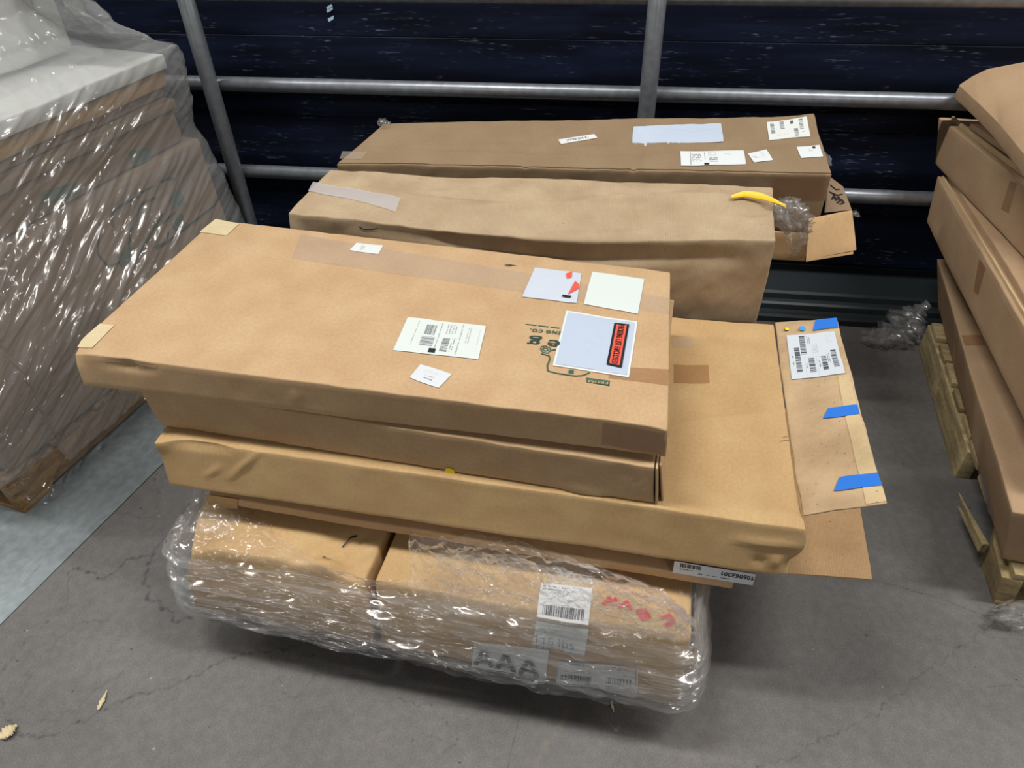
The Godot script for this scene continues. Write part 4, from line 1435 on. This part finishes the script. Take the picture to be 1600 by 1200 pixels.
	line_print(o, "marker_writing", [[1298, 290, 1306, 297, 1312, 296], [1297, 301, 1308, 306, 1316, 304], [1300, 312, 1303, 306, 1306, 314, 1310, 308, 1312, 316], [1308, 318, 1314, 312, 1318, 318, 1312, 320]], side, .005, M.ink, .002)
	crumple(o, "tape_tail", [[1332, 332, .51], [1338, 334, .508], [1344, 338, .50]], .014, M.film_milky, 75, .5, 14, 10)
	# bubble film bag hanging over the end of the tan carton
	o = thing("plastic_bag", "crumpled clear plastic bag hanging at the end of the tan carton", "bag", at_h(1235, 330, .68), yw)
	crumple(o, "bag_body", [[1206, 324, .70], [1222, 330, .705], [1234, 328, .71], [1246, 338, .69], [1244, 356, .655], [1243, 374, .62], [1241, 390, .59], [1241, 396, .575]], .032, M.film_milky, 76, .75, 60, 22, .8)
	crumple(o, "bag_lip", [[1214, 326, .72], [1228, 314, .735], [1244, 312, .735], [1250, 326, .72]], .016, M.film, 77, .35, 30, 16, .7)

func ribbon(parent: Node, called: String, run: Array, half: float, mat: Material, across: Vector3) -> void:
	var st := start()
	var pts := PackedVector3Array()
	var n := 28
	for j in 2:
		for i in n:
			var t := i / float(n - 1)
			var w := half * (sin(clampf(t * 1.15 + .02, 0, 1) * PI) * .6 + .4)
			pts.append(along(run, t) + across.normalized() * w * (1.0 - 2.0 * j))
	for i in n:
		var t := i / float(n - 1)
		var w := half * (sin(clampf(t * 1.15 + .02, 0, 1) * PI) * .6 + .4)
		pts.append(along(run, t) - across.normalized() * w - Vector3.UP * .002)
	for i in n:
		var t := i / float(n - 1)
		var w := half * (sin(clampf(t * 1.15 + .02, 0, 1) * PI) * .6 + .4)
		pts.append(along(run, t) + across.normalized() * w - Vector3.UP * .002)
	grid(st, pts, n, 4, local(parent))
	st.generate_normals()
	put(st, called, mat, parent)

# ---------------------------------------------------------------- the stack on the right
func build_right_stack() -> void:
	var n0 := at_h(1549, 943, 0)
	var f0 := at_h(1436, 545, 0)
	var rd := (f0 - n0).normalized()
	var rx := Vector3(-rd.z, 0, rd.x)
	var long := (f0 - n0).length()
	var yw := rad_to_deg(atan2(-rx.z, rx.x))
	var wood := [wood_material(Color(.76, .69, .52), 67), wood_material(Color(.70, .62, .46), 68)]
	var o := thing("wooden_pallet", "pale wooden pallet with a broken side under the stacked right cartons", "pallet", n0 + rx * .5 + rd * long * .5, yw)
	pallet(o, n0 + rx * .002, rx, rd, 1.0, long, wood, 0, 9, .118)
	# broken outer stringer in two pieces
	var b0 := at_h(1500, 742, .012)
	var s0 := (b0 - n0).dot(rd)
	board(o, "stringer", box8(n0, rx, rd, -.004, .034, s0, long, .0, .1), wood[0], 81)
	carton(o, "stringer", [n0 + rx * .002, n0 + rx * .04, n0 + rx * .04 + rd * .17, n0 + rx * .0 + rd * .13, n0 - rx * .016 + Vector3.UP * .1, n0 + rx * .03 + Vector3.UP * .1, n0 + rx * .03 + rd * .24 + Vector3.UP * .1, n0 - rx * .012 + rd * .10 + Vector3.UP * .1], wood[1], .003, .03, .002, 82)
	var sp0 := at_h(1496, 792, .05)
	var sp1 := at_h(1532, 862, .06)
	for k in 2:
		var w := rx * .008 + rd * .004 * k
		var tip := sp0 + Vector3.UP * .02 * k + rd * .03 * k
		carton(o, "splinter", [sp1 - w, sp1 + w, tip + w * .15, tip - w * .15, sp1 - w + Vector3.UP * .03, sp1 + w + Vector3.UP * .03, tip + w * .15 + Vector3.UP * .004, tip - w * .15 + Vector3.UP * .004], wood[0], .001, .03, .002, 84 + k)
	# bottom carton
	o = thing("long_carton", "long kraft carton resting on the broken pallet, lowest of the right stack", "carton", n0 + rx * .3 + rd * .5 + Vector3.UP * .118, yw)
	var lo0 := at_h(1566, 874, .122)
	var lo1 := at_h(1466, 480, .122)
	var hi0 := at_h(1582, 800, .296)
	var hi1 := at_h(1464, 404, .296)
	var c := [lo0, lo0 + rx * .62, lo1 + rx * .62, lo1, hi0, hi0 + rx * .62, hi1 + rx * .62, hi1]
	carton(o, "body", c, M.kraft_right, .005, .02, .0025, 191)
	patch(o, "packing_tape", face_px([1502, 524, 1535, 524, 1540, 540, 1508, 540], top_of(c)), M.tape_brown, .0015, 4)
	patch(o, "packing_tape", face_px([1528, 730, 1545, 800, 1556, 815, 1540, 735], left_of(c)), M.tape_brown, .0015, 4)
	# a flattened carton carries the next one, out of sight
	o = thing("flat_carton", "flattened carton between the lowest and the second right cartons", "carton", n0 + rx * .4 + rd * .5 + Vector3.UP * .297, yw)
	var in0 := hi0 + rx * .16
	var in1 := hi1 + rx * .14
	carton(o, "body", prism([in0, in0 + rx * .4, in1 + rx * .4, in1], .298, .372), M.kraft_right, .004, .05, .001, 192)
	# second: tray with a lid
	o = thing("lidded_tray", "lidded kraft tray with brown tape on its side, second from the pallet", "carton", n0 + rx * .35 + rd * .5 + Vector3.UP * .373, yw)
	var bb1 := at_h(1447, 347, .374)
	var bb0 := bb1 + (at_h(1537, 530, .374) - bb1).normalized() * 1.12
	var bt1 := at_h(1464, 275, .515)
	var bt0 := bt1 + (at_h(1599, 507, .515) - bt1).normalized() * 1.12
	c = [bb0, bb0 + rx * .6, bb1 + rx * .6, bb1, bt0, bt0 + rx * .6, bt1 + rx * .6, bt1]
	carton(o, "body", c, M.kraft_right, .004, .018, .0025, 193)
	patch(o, "packing_tape", face_px([1531, 404, 1541, 419, 1529, 462, 1522, 455], left_of(c)), M.tape_brown, .0015, 4)
	var li := .030
	carton(o, "inner_rim", prism([bt0 + rx * .012, bt0 + rx * .018, bt1 + rx * .018 - rd * .01, bt1 + rx * .012 - rd * .01], .505, .522), M.fibre, .0015, .03, .001, 194)
	carton(o, "lid", prism([bt0 + rx * li, bt0 + rx * .58, bt1 + rx * .58 - rd * .02, bt1 + rx * li - rd * .02], .50, .532), M.kraft_right, .004, .02, .002, 195)
	# third: tray
	o = thing("lidded_tray", "kraft tray with brown tape near its rim, third from the pallet", "carton", n0 + rx * .35 + rd * .5 + Vector3.UP * .535, yw)
	var cb1 := at_h(1460, 256, .538)
	var cb0 := cb1 + (at_h(1600, 403, .538) - cb1).normalized() * 1.05
	var ct1 := at_h(1466, 183, .672)
	var ct0 := ct1 + (at_h(1584, 277, .672) - ct1).normalized() * 1.05
	c = [cb0, cb0 + rx * .6, cb1 + rx * .6, cb1, ct0, ct0 + rx * .6, ct1 + rx * .6, ct1]
	carton(o, "body", c, M.kraft_right, .004, .018, .0025, 196)
	patch(o, "packing_tape", face_px([1579, 282, 1590, 287, 1576, 334, 1564, 327], left_of(c)), M.tape_brown, .0015, 4)
	carton(o, "inner_rim", prism([ct0 + rx * .03, ct0 + rx * .038, ct1 + rx * .038 - rd * .02, ct1 + rx * .03 - rd * .02], .662, .684), M.fibre, .0015, .03, .001, 197)
	# sheets and the curled lid on top
	var sa := ct1 + rx * .055 - rd * .13
	var sb := ct0 + rx * .055
	for k in 2:
		o = thing("cardboard_sheet", ["flat cardboard sheet lying on the third right tray", "flat cardboard sheet just beneath the curled lid"][k], "cardboard", sa + rx * .3 - rd * .4 + Vector3.UP * (.685 + .018 * k - sa.y), yw)
		carton(o, "body", prism([sb + rx * (.02 * k), sb + rx * .55, sa + rx * .55, sa + rx * (.02 * k)], .689 + .0185 * k, .704 + .036 * k), M.kraft_right, .002, .04, .002, 198 + k)
	o = thing("curled_lid", "curled kraft lid, topmost of the right stack", "cardboard", sa + rx * .3 - rd * .4 + Vector3.UP * (.742 - sa.y), yw)
	var e_near := [[1499, 134, .80], [1530, 162, .795], [1560, 192, .785], [1602, 243, .78], [1690, 370, .775]]
	var e_far := [[1500, 132, .802], [1520, 119, .822], [1543, 108, .84], [1600, 97, .862], [1700, 85, .88]]
	var st := start()
	var pts := PackedVector3Array()
	var nu := 40
	var nv := 24
	for layer in 2:
		for j in nv:
			for i in nu:
				var u := i / float(nu - 1)
				var v := j / float(nv - 1)
				var p := along(e_near, u).lerp(along(e_far, u), v)
				p += Vector3.UP * (.012 * sin(v * PI) * u)
				pts.append(p - Vector3.UP * (.005 * layer))
	var top_pts := pts.slice(0, nu * nv)
	var low_pts := pts.slice(nu * nv)
	grid(st, top_pts, nu, nv, local(o), true, false)
	grid(st, low_pts, nu, nv, local(o), true, true)
	st.generate_normals()
	var mi := put(st, "sheet", M.kraft_right, o)
	# its turned-down rim
	st = start()
	pts = PackedVector3Array()
	for j in 3:
		for i in nu:
			pts.append(top_pts[i] - Vector3.UP * [.0, .03, .034][j] - rx * [.0, .004, .002][j])
	grid(st, pts, nu, 3, local(o), true, true)
	st.generate_normals()
	put(st, "rim", M.kraft_right, o)

func build_scraps() -> void:
	var o := thing("film_scrap", "grey twisted stretch film trailing over the floor behind the broken pallet", "film scrap", at_h(1400, 520, 0), 0)
	crumple(o, "twist", [[1345, 526, .012], [1370, 527, .02], [1395, 522, .03], [1415, 508, .05], [1428, 492, .08], [1440, 482, .1], [1452, 474, .12]], .05, M.film_milky, 201, .5, 70, 24, .8)
	crumple(o, "tail", [[1425, 500, .06], [1430, 520, .03], [1436, 535, .02]], .025, M.film_milky, 202, .5, 40, 16, .7)
	o = thing("film_scrap", "small clear film scrap on the floor at the pallet corner", "film scrap", at_h(1590, 965, 0), 0)
	crumple(o, "crumpled_sheet", [[1580, 940, .05], [1585, 960, .03], [1592, 982, .01]], .045, M.film_milky, 203, .6, 40, 20, .7)
	o = thing("paper_scrap", "small torn tan paper scrap lying on the bare floor", "scrap", at_h(12, 1144, 0), 0)
	crumple(o, "torn_piece", [[0, 1153, .006], [8, 1146, .007], [18, 1137, .008], [26, 1133, .004]], .014, M.masking, 204, .35, 24, 12, .6)
	o = thing("wood_sliver", "thin pale wood sliver lying on the floor beside the wrapped load", "scrap", at_h(160, 1095, 0), 0)
	crumple(o, "sliver", [[153, 1109, .003], [160, 1094, .004], [167, 1079, .003]], .0055, M.masking, 205, .4, 20, 8, .4)
	o = thing("wood_sliver", "tiny pale sliver standing in the shadow under the wrapped load", "scrap", at_h(957, 1105, 0), 0)
	crumple(o, "sliver", [[955, 1095, .004], [957, 1104, .003], [959, 1112, .002]], .003, M.masking, 206, .4, 12, 8, .4)
